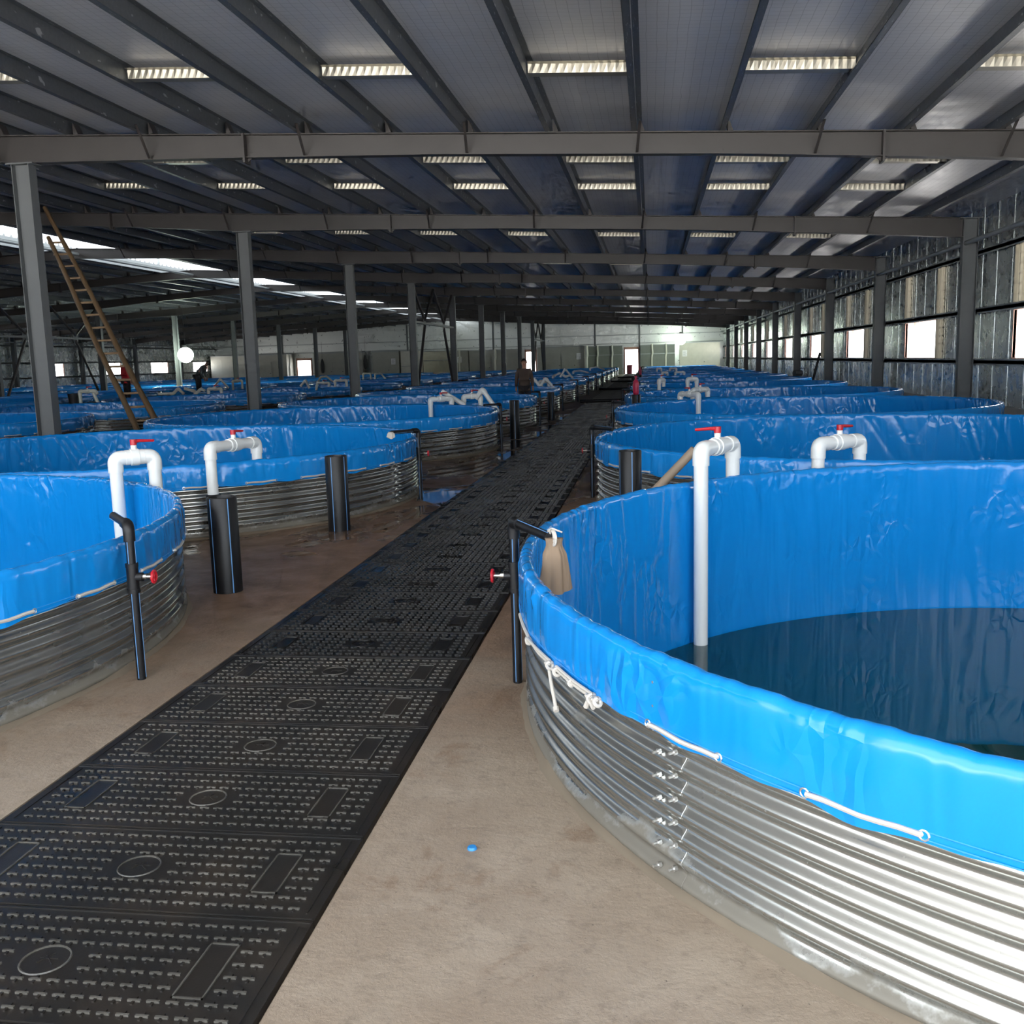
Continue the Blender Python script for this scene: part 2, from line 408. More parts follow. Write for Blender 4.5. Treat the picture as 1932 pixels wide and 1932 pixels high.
def wall_mesh(nseg, per):
    """corrugated galvanised ring with bolted lap seams"""
    mb = MB(); pitch = .0762; nw = 9.45; rows = int(nw*per)
    prof = []
    for i in range(rows+1):
        z = i/rows*.72; prof.append((R + .0115*math.sin(2*PI*z/pitch - .6), z))
    mb.lathe(prof, nseg)
    nb = len(mb.f)
    for q in range(4):
        t0 = -2.5135 + q*PI/2
        for cc in (0, .0235):
            for i in range(1, 10):
                z = (i+.02)*pitch - .018 + (.012 if cc else -.012)
                if z > .7: continue
                a = t0+cc; r0 = R+.004
                d = Vector((math.cos(a), math.sin(a), 0))
                p = d*r0 + Vector((0,0,z))
                mb.tube([p, p+d*.012], .009, 6, 1); mb.tube([p+d*.012, p+d*.030], .0045, 6, 1)
        # lap edge of the overlapping sheet
        a = t0+.034
        pts = [( (R+.0115*math.sin(2*PI*z/pitch-.6)+.003)*math.cos(a), (R+.0115*math.sin(2*PI*z/pitch-.6)+.003)*math.sin(a), z) for z in [j*.72/80 for j in range(81)]]
        mb.tube(pts, .0010, 4, 0)
    me = mb.mesh('corrugated_wall', [M['corr'], M['bolt']], True, 60)
    return me

def rope_mesh(nseg=35, near=False):
    mb = MB(); z0 = .517; rr = R+.0395
    def pt(a, z=z0, dr=0): return ((rr+dr)*math.cos(a), (rr+dr)*math.sin(a), z)
    seg0 = math.radians(-144.39)
    pit = math.radians(10.4)
    for q in range(34):
        a0 = seg0 + q*2*PI/34.615
        if near and q >= 32: continue
        a1 = a0 + math.radians(5.4)
        pts = [pt(a0, z0, -.02)] + [pt(a0+(a1-a0)*t, z0+.003*math.sin(t*9), 0) for t in np.linspace(0.03,.97,7)] + [pt(a1, z0, -.02)]
        mb.tube(pts, .0075 if near else .009, 6)
        for a in (a0, a1):      # eyelets
            d = Vector((math.cos(a), math.sin(a), 0)); c = d*(rr-.006) + Vector((0,0,z0))
            t = Vector((-d.y, d.x, 0))
            ring = [c + (t*math.cos(k*PI/5) + Vector((0,0,1))*math.sin(k*PI/5))*.013 + d*.002 for k in range(11)]
            mb.tube(ring, .0028, 5, 1, False)
    if near:
        # the knotted stretch where the lacing starts
        A = [math.radians(x) for x in (-168.4,-162.5,-156.8,-155.4,-150.1)]
        path = [pt(A[0],.520),pt((A[0]+A[1])/2,.517,.004),pt(A[1],.508,.006)]
        mb.tube(bend(path,.1), .008, 7)
        for o in (0,.011): mb.tube(bend([pt(A[1],.508+o*.3,.006+o), pt((A[1]+A[2])/2,.498+o,.008), pt(A[2],.505+o,.008)],.1), .0065, 7)
        for o in (0,.012): mb.tube(bend([pt(A[3],.505+o,.008), pt((A[3]+A[4])/2,.500+o,.008), pt(A[4],.500+o,.006)],.1), .0065, 7)
        for a, s in ((A[1],.017),(A[2],.022),(A[3],.022),((A[3]*.55+A[4]*.45),.013),(A[4],.026),(A[4]+.012,.022)):
            for k in range(3):
                c = Vector(pt(a + .002*k, .506-.004*k, .010)); d = Vector((math.cos(a),math.sin(a),0)); t = Vector((-d.y,d.x,0))
                u1 = (t*math.cos(k*1.1)+Vector((0,0,1))*math.sin(k*1.1)); u2 = d
                mb.tube([c + (u1*math.cos(j*PI/6) + u2*math.sin(j*PI/6))*s*.55 for j in range(13)], .0068, 6, 0, False)
        mb.tube(bend([pt(A[2],.50,.012), pt(A[2]+.012,.44,.016), pt(A[2]+.022,.385,.016), pt(A[2]+.026,.36,.016)],.05), .0068, 7)
        mb.tube([pt(A[2]+.026,.362,.016), pt(A[2]+.03,.35,.018)], .011, 7)
        mb.tube([pt(A[4],.495,.014), pt(A[4]-.006,.46,.018)], .010, 7); mb.tube([pt(A[4],.495,.014), pt(A[4]+.012,.475,.02)], .008, 7)
    # welted hem threads
    for zz in (.527,.507):
        mb.tube([( (R+.0345)*math.cos(a),(R+.0345)*math.sin(a), zz) for a in np.linspace(0,2*PI,181)], .0022, 4, 2, False)
    return mb.mesh('lacing_rope', [M['rope'], M['bolt'], M['string']], True, 50)

def footing_mesh():
    mb = MB(); n = 360; rg = random.Random(3)
    ph = [rg.uniform(0,6) for _ in range(6)]
    o = len(mb.v); rows = 4
    for i in range(rows):
        for j in range(n):
            a = 2*PI*j/n; w = .5+.5*math.sin(a*9+ph[0])*math.sin(a*23+ph[1]); w2 = .5+.3*math.sin(a*31+ph[2])*math.sin(a*13+ph[3])+.2*math.sin(a*83+ph[4])*math.sin(a*57+ph[5])
            hh = .012+.03*w*w2; out = .012+.034*w2
            r, z = [(R+.004, hh),(R+.010+out*.15, hh*.8),(R+.012+out*.5, hh*.3),(R+.012+out, -.004)][i]
            mb.v.append((r*math.cos(a), r*math.sin(a), z))
    for i in range(rows-1):
        for j in range(n):
            mb.f.append((i*n+j, (i+1)*n+j, (i+1)*n+(j+1)%n, i*n+(j+1)%n)); mb.m.append(0)
    return mb.mesh('mortar_footing', [M['mortar']], True, 60)

L_hi = [liner_mesh(900, 60, 12, 11, 70, .012), liner_mesh(900, 48, 10, 5, 190, .016), liner_mesh(800, 44, 10, 23, 150, .015)]
L_lo = [liner_mesh(480, 22, 5, 31, 200, .018), liner_mesh(480, 22, 5, 47, 170, .017)]
W_hi, W_lo = wall_mesh(300, 12), wall_mesh(150, 8)
ROPE_N, ROPE = rope_mesh(near=True), rope_mesh()
FOOT = footing_mesh()
HOLES = []
ROWTXT = {'right': 'in the row right of the black walkway', 'left': 'in the row left of the black walkway',
          'third': 'in the second row left of the walkway', 'fourth': 'in the third row left of the walkway',
          'fifth': 'in the fourth row left of the walkway', 'sixth': 'in the row along the far left wall'}
START = {'right': 0, 'left': 0, 'third': 1, 'fourth': 3, 'fifth': 5, 'sixth': 7}
for row, (xc, y0) in ROWS.items():
    for k in range(START[row], 14):
        tx, y, ts = tank_pos(row, k)
        if row == 'right' and k == 0: lab = 'nearest blue-lined corrugated tank on the right, rope-laced, holding dark water'
        elif row == 'left' and k == 0: lab = 'nearest blue-lined corrugated tank on the left, cut by the picture edge'
        else:
            n = k - START[row]
            lab = ('blue-lined corrugated steel tank %s, %s from the camera' % (ROWTXT[row], ORD[n])) if n < 13-START[row] else 'blue-lined corrugated steel tank %s, farthest of all' % ROWTXT[row]
        near = (row in ('right','left') and k < 3)
        t = thing('fish_tank', lab, 'fish tank', (tx, y, 0), 0 if (row == 'right' and k == 0) else rnd.uniform(0, 2*PI), 'tanks '+ROWTXT[row])
        t.scale = (ts, ts, 1)
        if row == 'left' and k == 0: t.rotation_euler.z = 2.05
        if row == 'right' and k == 1: t.rotation_euler.z = 4.2
        link('corrugated_wall', W_hi if near else W_lo, t)
        if row == 'right' and k == 0: lm = L_hi[0]
        elif row == 'left' and k == 0: lm = L_hi[0]
        elif near: lm = L_hi[1 + (k+(row=='left')) % 2]
        else: lm = L_lo[k % 2]
        link('liner', lm, t)
        link('lacing_rope', ROPE_N if (row == 'right' and k == 0) else ROPE, t)
        if near: link('mortar_footing', FOOT, t)
for (row, k, txt) in (('right',0,'dark green water filling the nearest tank on the right'),('left',0,'dark water in the nearest tank on the left'),
                      ('right',1,'dark water in the second tank right of the walkway'),('left',1,'dark water in the second tank left of the walkway')):
    xc, y0 = ROWS[row]; mb = MB()
    n = 96; mb.add([((R-.07)*math.cos(2*PI*j/n), (R-.07)*math.sin(2*PI*j/n), 0) for j in range(n)], [tuple(range(n))])
    o = mb.build('tank_water', M['water']); tx, ty, ts = tank_pos(row, k); o.location = (tx, ty, -.45); o.scale = (ts, ts, 1); tag(o, txt, 'water', None, 'stuff')

# ------------------------------------------------------------------ floor with round pits
WX0, WX1 = -2.425, -.995          # recess of the walkway
def floor_mesh():
    mb = MB(); n = 64
    def cell(x0, x1, y0, y1, cx, cy, r):
        ang = [2*PI*j/n for j in range(n)]
        inner = [(cx+r*math.cos(a), cy+r*math.sin(a), 0) for a in ang]
        outer = []
        for a in ang:
            dx, dy = math.cos(a), math.sin(a); ts = []
            if dx > 1e-9: ts.append((x1-cx)/dx)
            if dx < -1e-9: ts.append((x0-cx)/dx)
            if dy > 1e-9: ts.append((y1-cy)/dy)
            if dy < -1e-9: ts.append((y0-cy)/dy)
            t = min(ts); outer.append((cx+dx*t, cy+dy*t, 0))
        # corners
        o = len(mb.v); mb.v += inner + outer
        for j in range(n):
            j2 = (j+1) % n
            mb.f.append((o+j, o+n+j, o+n+j2, o+j2)); mb.m.append(0)
            pa, pb = outer[j], outer[j2]
            for cx_, cy_ in ((x0,y0),(x1,y0),(x1,y1),(x0,y1)):
                a0 = math.atan2(cy_-cy, cx_-cx) % (2*PI); aj = ang[j]; ak = ang[j]+2*PI/n
                if aj+1e-6 < a0 < ak-1e-6:
                    q = len(mb.v); mb.v.append((cx_,cy_,0)); mb.f.append((o+n+j, q, o+n+j2)); mb.m.append(0)
        # pit wall
        q = len(mb.v); mb.v += [(x,y,-1.0) for x,y,_ in inner]
        for j in range(n):
            j2=(j+1)%n; mb.f.append((o+j, o+j2, q+j2, q+j)); mb.m.append(0)
    h = SP/2
    xs = {'right': (WX1+.0, 6.3), 'left': (-9.9, WX0), 'third': (-18.6,-11.3), 'fourth': (-27.4,-20.2), 'fifth': (-36.0,-28.8), 'sixth': (-44.7,-37.5)}
    def quad(x0,x1,y0,y1,z=0): mb.add([(x0,y0,z),(x1,y0,z),(x1,y1,z),(x0,y1,z)], [(0,1,2,3)])
    for row,(xc,y0) in ROWS.items():
        x0,x1 = xs[row]; ya = y0+SP*START[row]-h+(.1 if START[row] > 1 else (.15 - .1 if START[row] == 1 else 0)); yb = y0+SP*13+h+.1
        for k in range(START[row],14):
            tx, y, ts = tank_pos(row, k); ya_ = (y0+h+.05 if k == 1 else y-h); yb_ = (y0+h+.05 if k == 0 else y+h); cell(x0,x1,ya_,yb_,tx,y,(R-.012)*ts)
        quad(x0,x1,YBACK-1.5,ya); quad(x0,x1,yb,YEND+2)
    cuts = [(6.3, XR+.5), (-11.3,-9.9), (-20.2,-18.6), (-28.8,-27.4), (-37.5,-36.0), (XL-.5,-44.7)]
    for a,b in cuts: quad(a,b,YBACK-1.5,YEND+2)
    quad(WX0,WX1,YBACK-1.5,YEND-.5,-.022); quad(WX0,WX1,YEND-.5,YEND+2,0)
    for x in (WX0,WX1): mb.add([(x,YBACK-1.5,-.022),(x,YEND-.5,-.022),(x,YEND-.5,0),(x,YBACK-1.5,0)],[(0,1,2,3)])
    return mb
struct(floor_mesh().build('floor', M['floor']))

# ------------------------------------------------------------------ walkway plates
def plate_mesh():
    mb = MB(); W, D, zt = 1.40, .52, .004
    mb.box(-W/2, W/2, -D/2, D/2, -.022, zt)
    b = .032
    for (x0,x1,y0,y1) in ((-W/2+.006,W/2-.006,D/2-.012,D/2-.004),(-W/2+.006,W/2-.006,-D/2+.004,-D/2+.012),
                          (W/2-b-.004,W/2-b,-D/2+b,D/2-b),(-W/2+b,-W/2+b+.004,-D/2+b,D/2-b)):
        mb.box(x0,x1,y0,y1,zt,zt+.003)
    rects = [(-.53,-.44),( .44,.53)]
    for x0,x1 in rects:
        y0,y1 = -.125,.125; w=.005
        mb.box(x0,x1,y0,y0+w,zt,zt+.004,1); mb.box(x0,x1,y1-w,y1,zt,zt+.004,1); mb.box(x0,x0+w,y0,y1,zt,zt+.004,1); mb.box(x1-w,x1,y0,y1,zt,zt+.004,1)
    ring = [(.068*math.cos(a), .068*math.sin(a), zt+.001) for a in np.linspace(0,2*PI,33)]
    mb.tube(ring, .0036, 5, 1, False)
    for a in (0, PI/3, -PI/4):
        Mx = Matrix.Rotation(a,4,'Z'); Mx.translation = (.012*math.cos(a+1), .012*math.sin(a+1), zt+.001); mb.obox(Mx,.055,.004,.003)
    nx, ny = 24, 8; px = (W-.11)/nx; py = (D-.05)/ny
    for i in range(nx):
        for j in range(ny):
            x = -W/2+.055+px*(i+.5); y = -D/2+.025+py*(j+.5)
            if any(x0-.02 < x < x1+.02 and abs(y) < .145 for x0,x1 in rects): continue
            if x*x+y*y < .088**2: continue
            mb.box(x-.018,x+.018,y-.0036,y+.0036,zt,zt+.006,1); mb.box(x-.0036,x+.0036,y-.0165,y+.0165,zt,zt+.0045,0)
    return mb
pm = plate_mesh(); PM1 = pm.mesh('trench_cover_plate', [M['plate'], M['lit_stud']]); PM3 = pm.mesh('trench_cover_plate', [M['wetplate'], M['wet_dim_stud']]); PM2 = pm.mesh('trench_cover_plate', [M['dplate'], M['lit_stud']])
BARS = [37.2, 51.3, 67.4, 81.4]
NAMES = ['between the camera and the first black cross pipe','between the first and second cross pipes','between the second and third cross pipes','between the third and fourth cross pipes','beyond the fourth cross pipe']
i = 0; y = 2.09 - .525*2
while y < YEND - .9:
    zone = sum(y > b for b in BARS)
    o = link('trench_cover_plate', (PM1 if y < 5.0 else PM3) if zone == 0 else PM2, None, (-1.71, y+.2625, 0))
    vis = i - 1
    if vis <= 26: lab = ('black cross-studded trench cover plate, %s row up from the picture bottom' % ORD[max(vis,0)])
    else: lab = '%s trench cover plate %s' % ('black' if zone == 0 else 'dusty', NAMES[zone])
    if i == 0: lab = 'black trench cover plate at the very bottom edge of the picture'
    tag(o, lab, 'trench cover', 'walkway plates ' + NAMES[zone]); i += 1; y += .525
for q, b in enumerate(BARS):
    mb = MB(); mb.tube([(-2.62,b,.072),(-.85,b,.072)], .062, 14)
    tag(mb.build('cross_pipe', M['hdpe'], None, True), 'black pipe lying across the walkway, %s from the camera' % ORD[q], 'pipe', 'black pipes across the walkway')

# ------------------------------------------------------------------ inlet standpipes beside the walkway
def inlet(side, d=None):
    """riser at the tank's edge, elbow, arm over the rim, tee with a red wheel valve; origin at the riser's foot"""
    t = thing('inlet_standpipe', '', 'water inlet pipe')
    r = .0235
    mb = MB(); mb.tube([(0,0,0),(0,0,.50)], r, 14); mb.tube([(0,0,.62),(0,0,.80)], r, 14)
    for a in (.3,2.4,4.5): mb.tube([(r*math.cos(a), r*math.sin(a), .01),(r*math.cos(a), r*math.sin(a), .79)], .0022, 4, 1)
    mb.build('riser_pipe', [M['hdpe'], M['stripe']], t, True)
    d = Vector(d or ((.46,-.89,0) if side == 'right' else (-.55,-.72,0))); d.normalize()
    L = .50 if side == 'right' else .42
    top = Vector((0,0,.845))
    mb = MB(); mb.tube(bend([(0,0,.76), top, top+d*.09], .05, 8), .031, 14)
    mb.build('elbow', M['hdpe'], t, True)
    mb = MB(); mb.tube([top+d*.07, top+d*L], r, 14); mb.tube([top+d*(L-.01), top+d*(L+.005)], r*.8, 12)
    for a in (1.2,3.6): 
        u = d.cross(Vector((0,0,1))); w = Vector((0,0,1)); q = (u*math.cos(a)+w*math.sin(a))*r
        mb.tube([top+d*.09+q, top+d*L+q], .0022, 4, 1)
    mb.build('outlet_arm', [M['hdpe'], M['stripe']], t, True)
    s = -1 if side == 'right' else 1
    mb = MB(); mb.tube([(0,0,.485),(0,0,.635)], .0315, 14); mb.tube([(0,0,.565),(s*.055,0,.565)], .024, 12)
    mb.tube([(0,0,.48),(0,0,.50)], .034, 14); mb.tube([(0,0,.62),(0,0,.64)], .034, 14)
    mb.build('tee_fitting', M['hdpe'], t, True)
    mb = MB(); mb.tube([(s*.05,0,.565),(s*.115,0,.565)], .008, 8); mb.tube([(s*.055,0,.565),(s*.075,0,.565)], .013, 6)
    v = mb.build('valve_spindle', M['brass'], t, True)
    mb = MB(); c = Vector((s*.115,0,.565))
    mb.tube([c+Vector((0,.030*math.cos(a),.030*math.sin(a))) for a in np.linspace(0,2*PI,17)], .0075, 7, 0, False)
    mb.tube([c-Vector((.008,0,0)), c+Vector((.008,0,0))], .012, 8)
    for a in range(4):
        q = Vector((0,.03*math.cos(a*PI/2),.03*math.sin(a*PI/2))); mb.tube([c,c+q],.005,6)
    for a in range(8):
        q = Vector((0,.036*math.cos(a*PI/4),.036*math.sin(a*PI/4))); mb.tube([c+q*.8,c+q*1.02],.006,5)
    mb.build('handwheel', M['red'], v, True)
    return t
for side in ('right','left'):
    src = inlet(side); xc, y0 = ROWS[side]
    for k in range(13):
        lx = xc - R - .075 if side == 'right' else xc + R + .13
        ly = y0 + SP*k + .05
        if side == 'left' and k == 0:
            z0 = inlet('left', (-.56,.83,0)); z0.location = (-2.74,4.80,0); z0.rotation_euler.z = .1
            z0['label'] = 'black inlet standpipe with red valve wheel beside the nearest left tank'; z0['group'] = 'inlet standpipes on the left'; continue
        if side == 'right' and k == 0: lx, ly = -.69, 4.86
        lab = 'black inlet standpipe with red valve wheel beside the %s tank %s of the walkway' % (ORD[k], side)
        if k == (0 if side == 'right' else 1):
            src.location = (lx, ly, 0); src['label'] = lab; src['group'] = 'inlet standpipes on the %s' % side
        else: dup(src, (lx, ly, 0), rnd.uniform(-.08,.08), lab)
# cloth sock on the nearest right arm
def sock(name, label, top, h, r0, r1, m, folds=5, tilt=(0,0)):
    mb = MB(); n = 40; k = 14; o = 0
    for i in range(k):
        t = i/(k-1); z = -h*t
        rr = r0*(1-t)+r1*t - .018*math.sin(min(t*3.5,1)*PI)*(.5) 
        for j in range(n):
            a = 2*PI*j/n; q = rr*(1+.16*t**.5*math.sin(a*folds+2*t)+.05*math.sin(a*11))
            mb.v.append((q*math.cos(a)*1.15+tilt[0]*t, q*math.sin(a)*.62+tilt[1]*t, z+.012*math.sin(a*2+1)*t))
    for i in range(k-1):
        for j in range(n): mb.f.append((i*n+j,i*n+(j+1)%n,(i+1)*n+(j+1)%n,(i+1)*n+j)); mb.m.append(0)
    mb.f.append(tuple(range(n))[::-1]); mb.m.append(0)
    mb.f.append(tuple((k-1)*n+j for j in range(n))); mb.m.append(0)
    t = thing(name, label, 'filter sock', top)
    mb.build('cloth_bag', m, t, True, 80)
    return t
S = sock('filter_sock', 'tan cloth filter sock hanging from the arm of the nearest right standpipe', (-.44,4.40,.845), .245, .036, .062, M['sock'])
mb = MB()
for q in range(3):
    mb.tube([(.034*math.cos(a)*.5-.015+.006*q, .032*math.cos(a)*-.9+.01-.01*q, .002+.036*math.sin(a)) for a in np.linspace(0,2*PI,17)], .0055, 6, 0, False)
mb.tube(bend([(-.02,0,.03),(-.01,-.02,.05),(.02,-.03,.04),(.04,-.02,.03)],.02),.004,5)
mb.build('tie_string', M['rope'], S, True)
sock('cloth_sleeve', 'small pale cloth tied on the arm of the second left standpipe', (-3.03,11.27,.86), .07, .033, .04, M['rope'])['category'] = 'cloth'

# ------------------------------------------------------------------ thick black drain pipes
def drain(x, y, h, r, label):
    t = thing('drain_standpipe', label, 'drain pipe', (x,y,0), rnd.uniform(0,6), 'thick black drain pipes')
    mb = MB(); mb.lathe([(r,0),(r,h-.006),(r-.004,h),(r-.012,h),(r-.014,h-.006),(r-.014,.02),(0.001,.02)], 40)
    mb.build('pipe_wall', M['hdpe'], t, True, 50)
    mb = MB()
    for a in range(5):
        a = a*2*PI/5; w = .006
        vs = []
        for z in (.004,h-.008):
            for da in (-.035,.035): vs.append(((r+.0012)*math.cos(a+da),(r+.0012)*math.sin(a+da),z))
        mb.add(vs, [(0,1,3,2)])
    mb.build('stripe', M['stripe'], t); return t
D = drain(-3.146,6.838,.715,.108,'thick black drain pipe with blue stripe, nearest on the left, by the white pipe'); D.rotation_euler.z = 4.25
D = drain(-3.129,9.493,.757,.111,'thick black drain pipe standing mid floor beside the second left tank'); D.rotation_euler.z = 4.55
drain(-2.86,20.77,.82,.105,'thick black drain pipe beside the third left tank')
drain(-2.80,28.0,.74,.10,'thick black drain pipe beside the fourth left tank')
D = drain(-.18,8.72,.84,.10,'thick black drain pipe behind the nearest right tank'); D.rotation_euler.z = 4.9
drain(-.31,21.95,.84,.10,'thick black drain pipe below the magenta bag on the right')
drain(-.45,35.6,.8,.10,'thick black drain pipe farther along the right row, second bag side')
# magenta bags
def bag(x,y,z,s,label):
    mb = MB(); n=24; prof=[(.004,0),(.05,.004),(.062,.05),(.058,.14),(.066,.22),(.05,.30),(.022,.35),(.018,.37),(.034,.41),(.02,.42)]
    o=len(mb.v)
    for i,(r,zz) in enumerate(prof):
        for j in range(n):
            a=2*PI*j/n; q=r*(1+.12*math.sin(a*4+i*.4))*s; mb.v.append((q*math.cos(a),q*math.sin(a),zz*s))
    for i in range(len(prof)-1):
        for j in range(n): mb.f.append((i*n+j,i*n+(j+1)%n,(i+1)*n+(j+1)%n,(i+1)*n+j)); mb.m.append(0)
    mb.f.append(tuple(range(n))[::-1]); mb.m.append(0)
    o=mb.build('plastic_bag',M['pinkbag'],None,True,80); o.location=(x,y,z); tag(o,label,'plastic bag')
bag(-.31,21.85,.835,.98,'magenta plastic bag standing on a black drain pipe, right row')
bag(-.47,48.3,.80,.95,'small magenta bag far down the right row')
drain(-.47,48.35,.8,.10,'thick black drain pipe under the far magenta bag')

# ------------------------------------------------------------------ white siphon pipes
def siphon(label, pts, group, valve=None, m='pvc', r=.052, extra=None):
    P = [Vector(p) for p in pts]; base = P[0].copy(); t = thing('siphon_pipe', label, 'white pipe', (base.x, base.y, 0), 0, group)
    o = Vector((base.x, base.y, 0)); P = [p-o for p in P]
    mb = MB(); mb.tube(bend(P, .10, 6), r, 14); mb.build('pipe', M[m], t, True)
    for i in range(1, len(P)-1):
        a = (P[i-1]-P[i]).normalized(); b = (P[i+1]-P[i]).normalized()
        la = min(.115,(P[i-1]-P[i]).length*.42); lb = min(.115,(P[i+1]-P[i]).length*.42)
        mb = MB(); mb.tube(bend([P[i]+a*la, P[i], P[i]+b*lb], .085, 7), r*1.16, 16)
        mb.build('elbow', M[m], t, True)
    if valve is not None:
        a, b = P[valve], P[valve+1]; c = (a+b)/2; d = (b-a).normalized(); L = (b-a).length
        w = min(.075, L*.2)
        mb = MB(); mb.tube([c-d*w*1.25, c-d*w*1.2, c-d*w*.55, c-d*w*.5, c+d*w*.5, c+d*w*.55, c+d*w*1.2, c+d*w*1.25], r, 16, rs=[r*1.12,r*1.2,r*1.2,r*1.34,r*1.34,r*1.2,r*1.2,r*1.12])
        mb.tube([c+Vector((0,0,r)), c+Vector((0,0,r*1.34+.028))], .024, 10)
        vb = mb.build('valve_body', M[m], t, True)
        mb = MB(); zt = r*1.34+.03; dd = d if valve >= 0 else d
        if extra == 'rev': dd = -d
        if extra == 'left': dd = Vector((-1,-.1,0)).normalized()
        mb.tube([c+Vector((0,0,zt)), c+Vector((0,0,zt+.045))], .027, 10)
        mb.tube([c+Vector((0,0,zt+.028)), c+dd*.05+Vector((0,0,zt+.032)), c+dd*.15+Vector((0,0,zt+.026)), c+dd*.165+Vector((0,0,zt+.026))], .012, 8, rs=[.018,.013,.011,.009])
        mb.build('red_handle', M['red'], vb, True)
    return t
siphon('long white siphon pipe with red handle dipping into the nearest right tank water', [(.357,7.125,-.47),(.357,7.125,.985),(.62,7.63,.985),(.62,7.63,.35)], 'siphon pipes right row', 1, extra='left')
siphon('white arched pipe with red handle over the second right tank rim', [(1.36,8.30,.25),(1.36,8.30,.905),(1.76,8.66,.905),(1.76,8.66,.2)], 'siphon pipes right row', 1)
siphon('white siphon pipe with red handle in the nearest left tank', [(-4.30,7.42,-.42),(-4.30,7.42,.955),(-4.07,7.62,.955),(-4.07,7.62,.3)], 'siphon pipes left row', 1)
T2 = siphon('white arched pipe with red handle over the second left tank, black collar below', [(-4.13,8.80,.10),(-4.13,8.80,.915),(-3.98,9.55,.905),(-3.98,9.55,.3)], 'siphon pipes left row', 1)
mb = MB(); mb.tube([(0,0,.0),(0,0,.46)], .064, 16); mb.tube([(0,0,.43),(0,0,.47)], .07, 16); tag(mb.build('black_collar', M['hdpe'], T2, True), 'black collar pipe')
GL, GR = 'siphon pipes left row', 'siphon pipes right row'
def s_(lab, pts, g, v=None, m='pvc', r=.052): return siphon(lab, pts, g, v, m, r)
s_('white arched pipe over the far rim of the third left tank, leftmost of its pair', [(-4.77,21.2,.1),(-4.77,21.2,.86),(-4.36,21.5,.86),(-4.36,21.5,.3)], GL, 1)
s_('white straight pipe slanting down by the third left tank', [(-4.58,21.55,1.02),(-4.12,21.75,.70)], GL)
s_('white arched pipe with a red handle, rightmost of the pair by the third left tank', [(-4.18,22.0,.3),(-4.18,22.0,.88),(-3.83,22.2,.88),(-3.83,22.2,.6)], GL, 1)
s_('white bent pipe forming a peak over the third left tank rim', [(-3.92,22.15,.82),(-3.76,22.1,1.03),(-3.40,22.05,.5)], GL)
s_('white zigzag pipe on the fifth left tank rim', [(-4.35,35.1,.6),(-4.35,35.1,.86),(-4.1,35.1,.98),(-3.9,35.1,.74),(-3.7,35.3,.6)], GL)
s_('white pipe with red handle on the fifth left tank', [(-3.95,35.5,.6),(-3.95,35.5,.88),(-3.62,35.5,.88),(-3.62,35.5,.6)], GL, 1)
s_('white pipe forming a tall peak by the fifth left tank', [(-3.85,35.05,.75),(-3.68,35.05,1.0),(-3.36,35.05,.62)], GL)
s_('white pipe cluster with zigzag by the seventh left tank', [(-4.72,48.5,.6),(-4.72,48.5,.84),(-4.4,48.5,.98),(-4.1,48.5,.8),(-3.9,48.5,.86)], GL)
s_('white peaked pipe by the seventh left tank', [(-4.35,48.3,.8),(-4.1,48.3,1.18),(-3.72,48.3,.7)], GL)
s_('white low pipe with bends by the ninth left tank', [(-4.75,61.9,.6),(-4.75,61.9,.87),(-4.3,61.9,.92),(-3.8,61.9,.78)], GL)
s_('white low pipe by the tenth left tank', [(-4.5,75.3,.6),(-4.5,75.3,.92),(-4.0,75.3,1.0),(-3.4,75.3,.8)], GL)
s_('white arched pipe with red handle dipping into the third right tank', [(1.0,21.1,-.3),(1.0,21.1,.845),(.64,21.6,.845),(.64,21.6,.3)], GR, 1)
s_('white arched pipe with red handle behind the third right tank arch', [(.92,21.9,.4),(.92,21.9,.905),(1.26,22.35,.905),(1.26,22.35,.4)], GR, 1)
s_('small white hooked pipe beside the fifth right tank', [(.25,28.4,.3),(.25,28.4,.99),(.38,28.6,.99),(.38,28.6,.8)], GR, 1)
s_('white arched pipe with red handle over the fifth right tank', [(1.04,28.3,.6),(1.04,28.3,1.0),(1.30,28.5,1.0),(1.30,28.5,.6)], GR, 1)
s_('small white hooked pipe by the eighth right tank', [(.58,48.4,.4),(.58,48.4,.88),(.82,48.6,.88),(.82,48.6,.6)], GR)
s_('white low arched pipe over the eighth right tank', [(1.2,48.5,.6),(1.2,48.5,.88),(1.62,48.5,.88),(1.62,48.5,.6)], GR)
s_('white hooked pipe by the tenth right tank', [(.42,61.8,.5),(.42,61.8,.92),(.68,61.9,.92),(.68,61.9,.6)], GR)
s_('white low arched pipe by the tenth right tank', [(1.2,62,.6),(1.2,62,.9),(1.6,62,.9),(1.6,62,.6)], GR)
GM = 'white pipes on the far left tanks'
c = 'pvco'
s_('cream square pipe loop standing beside a small black bucket, far left', [(-17.36,28.3,.5),(-17.36,28.3,1.08),(-16.85,28.3,1.08),(-16.78,28.3,.98)], GM, 1, c)
s_('cream slanted pipe leaning at the square pipe loop', [(-16.95,28.32,1.1),(-16.72,28.32,.5)], GM, None, c)
s_('cream zigzag pipe, longest on the far left tanks', [(-18.35,35.1,.78),(-17.76,35.1,.78),(-17.55,35.1,.96),(-17.34,35.1,.76)], GM, None, c)
s_('cream wavy pipe to the right of the longest zigzag', [(-17.4,35.3,.95),(-17.0,35.3,.84),(-16.9,35.3,.62)], GM, None, c)
s_('cream bent pipe on far left tanks rising to a point', [(-16.93,35.0,.68),(-16.6,35.0,.92),(-16.45,35.0,.86)], GM, None, c)
s_('cream arched pipe beside the grey column, far left', [(-16.36,35.1,.6),(-16.36,35.1,.91),(-15.85,35.1,.91),(-15.85,35.1,.6)], GM, 1, c)
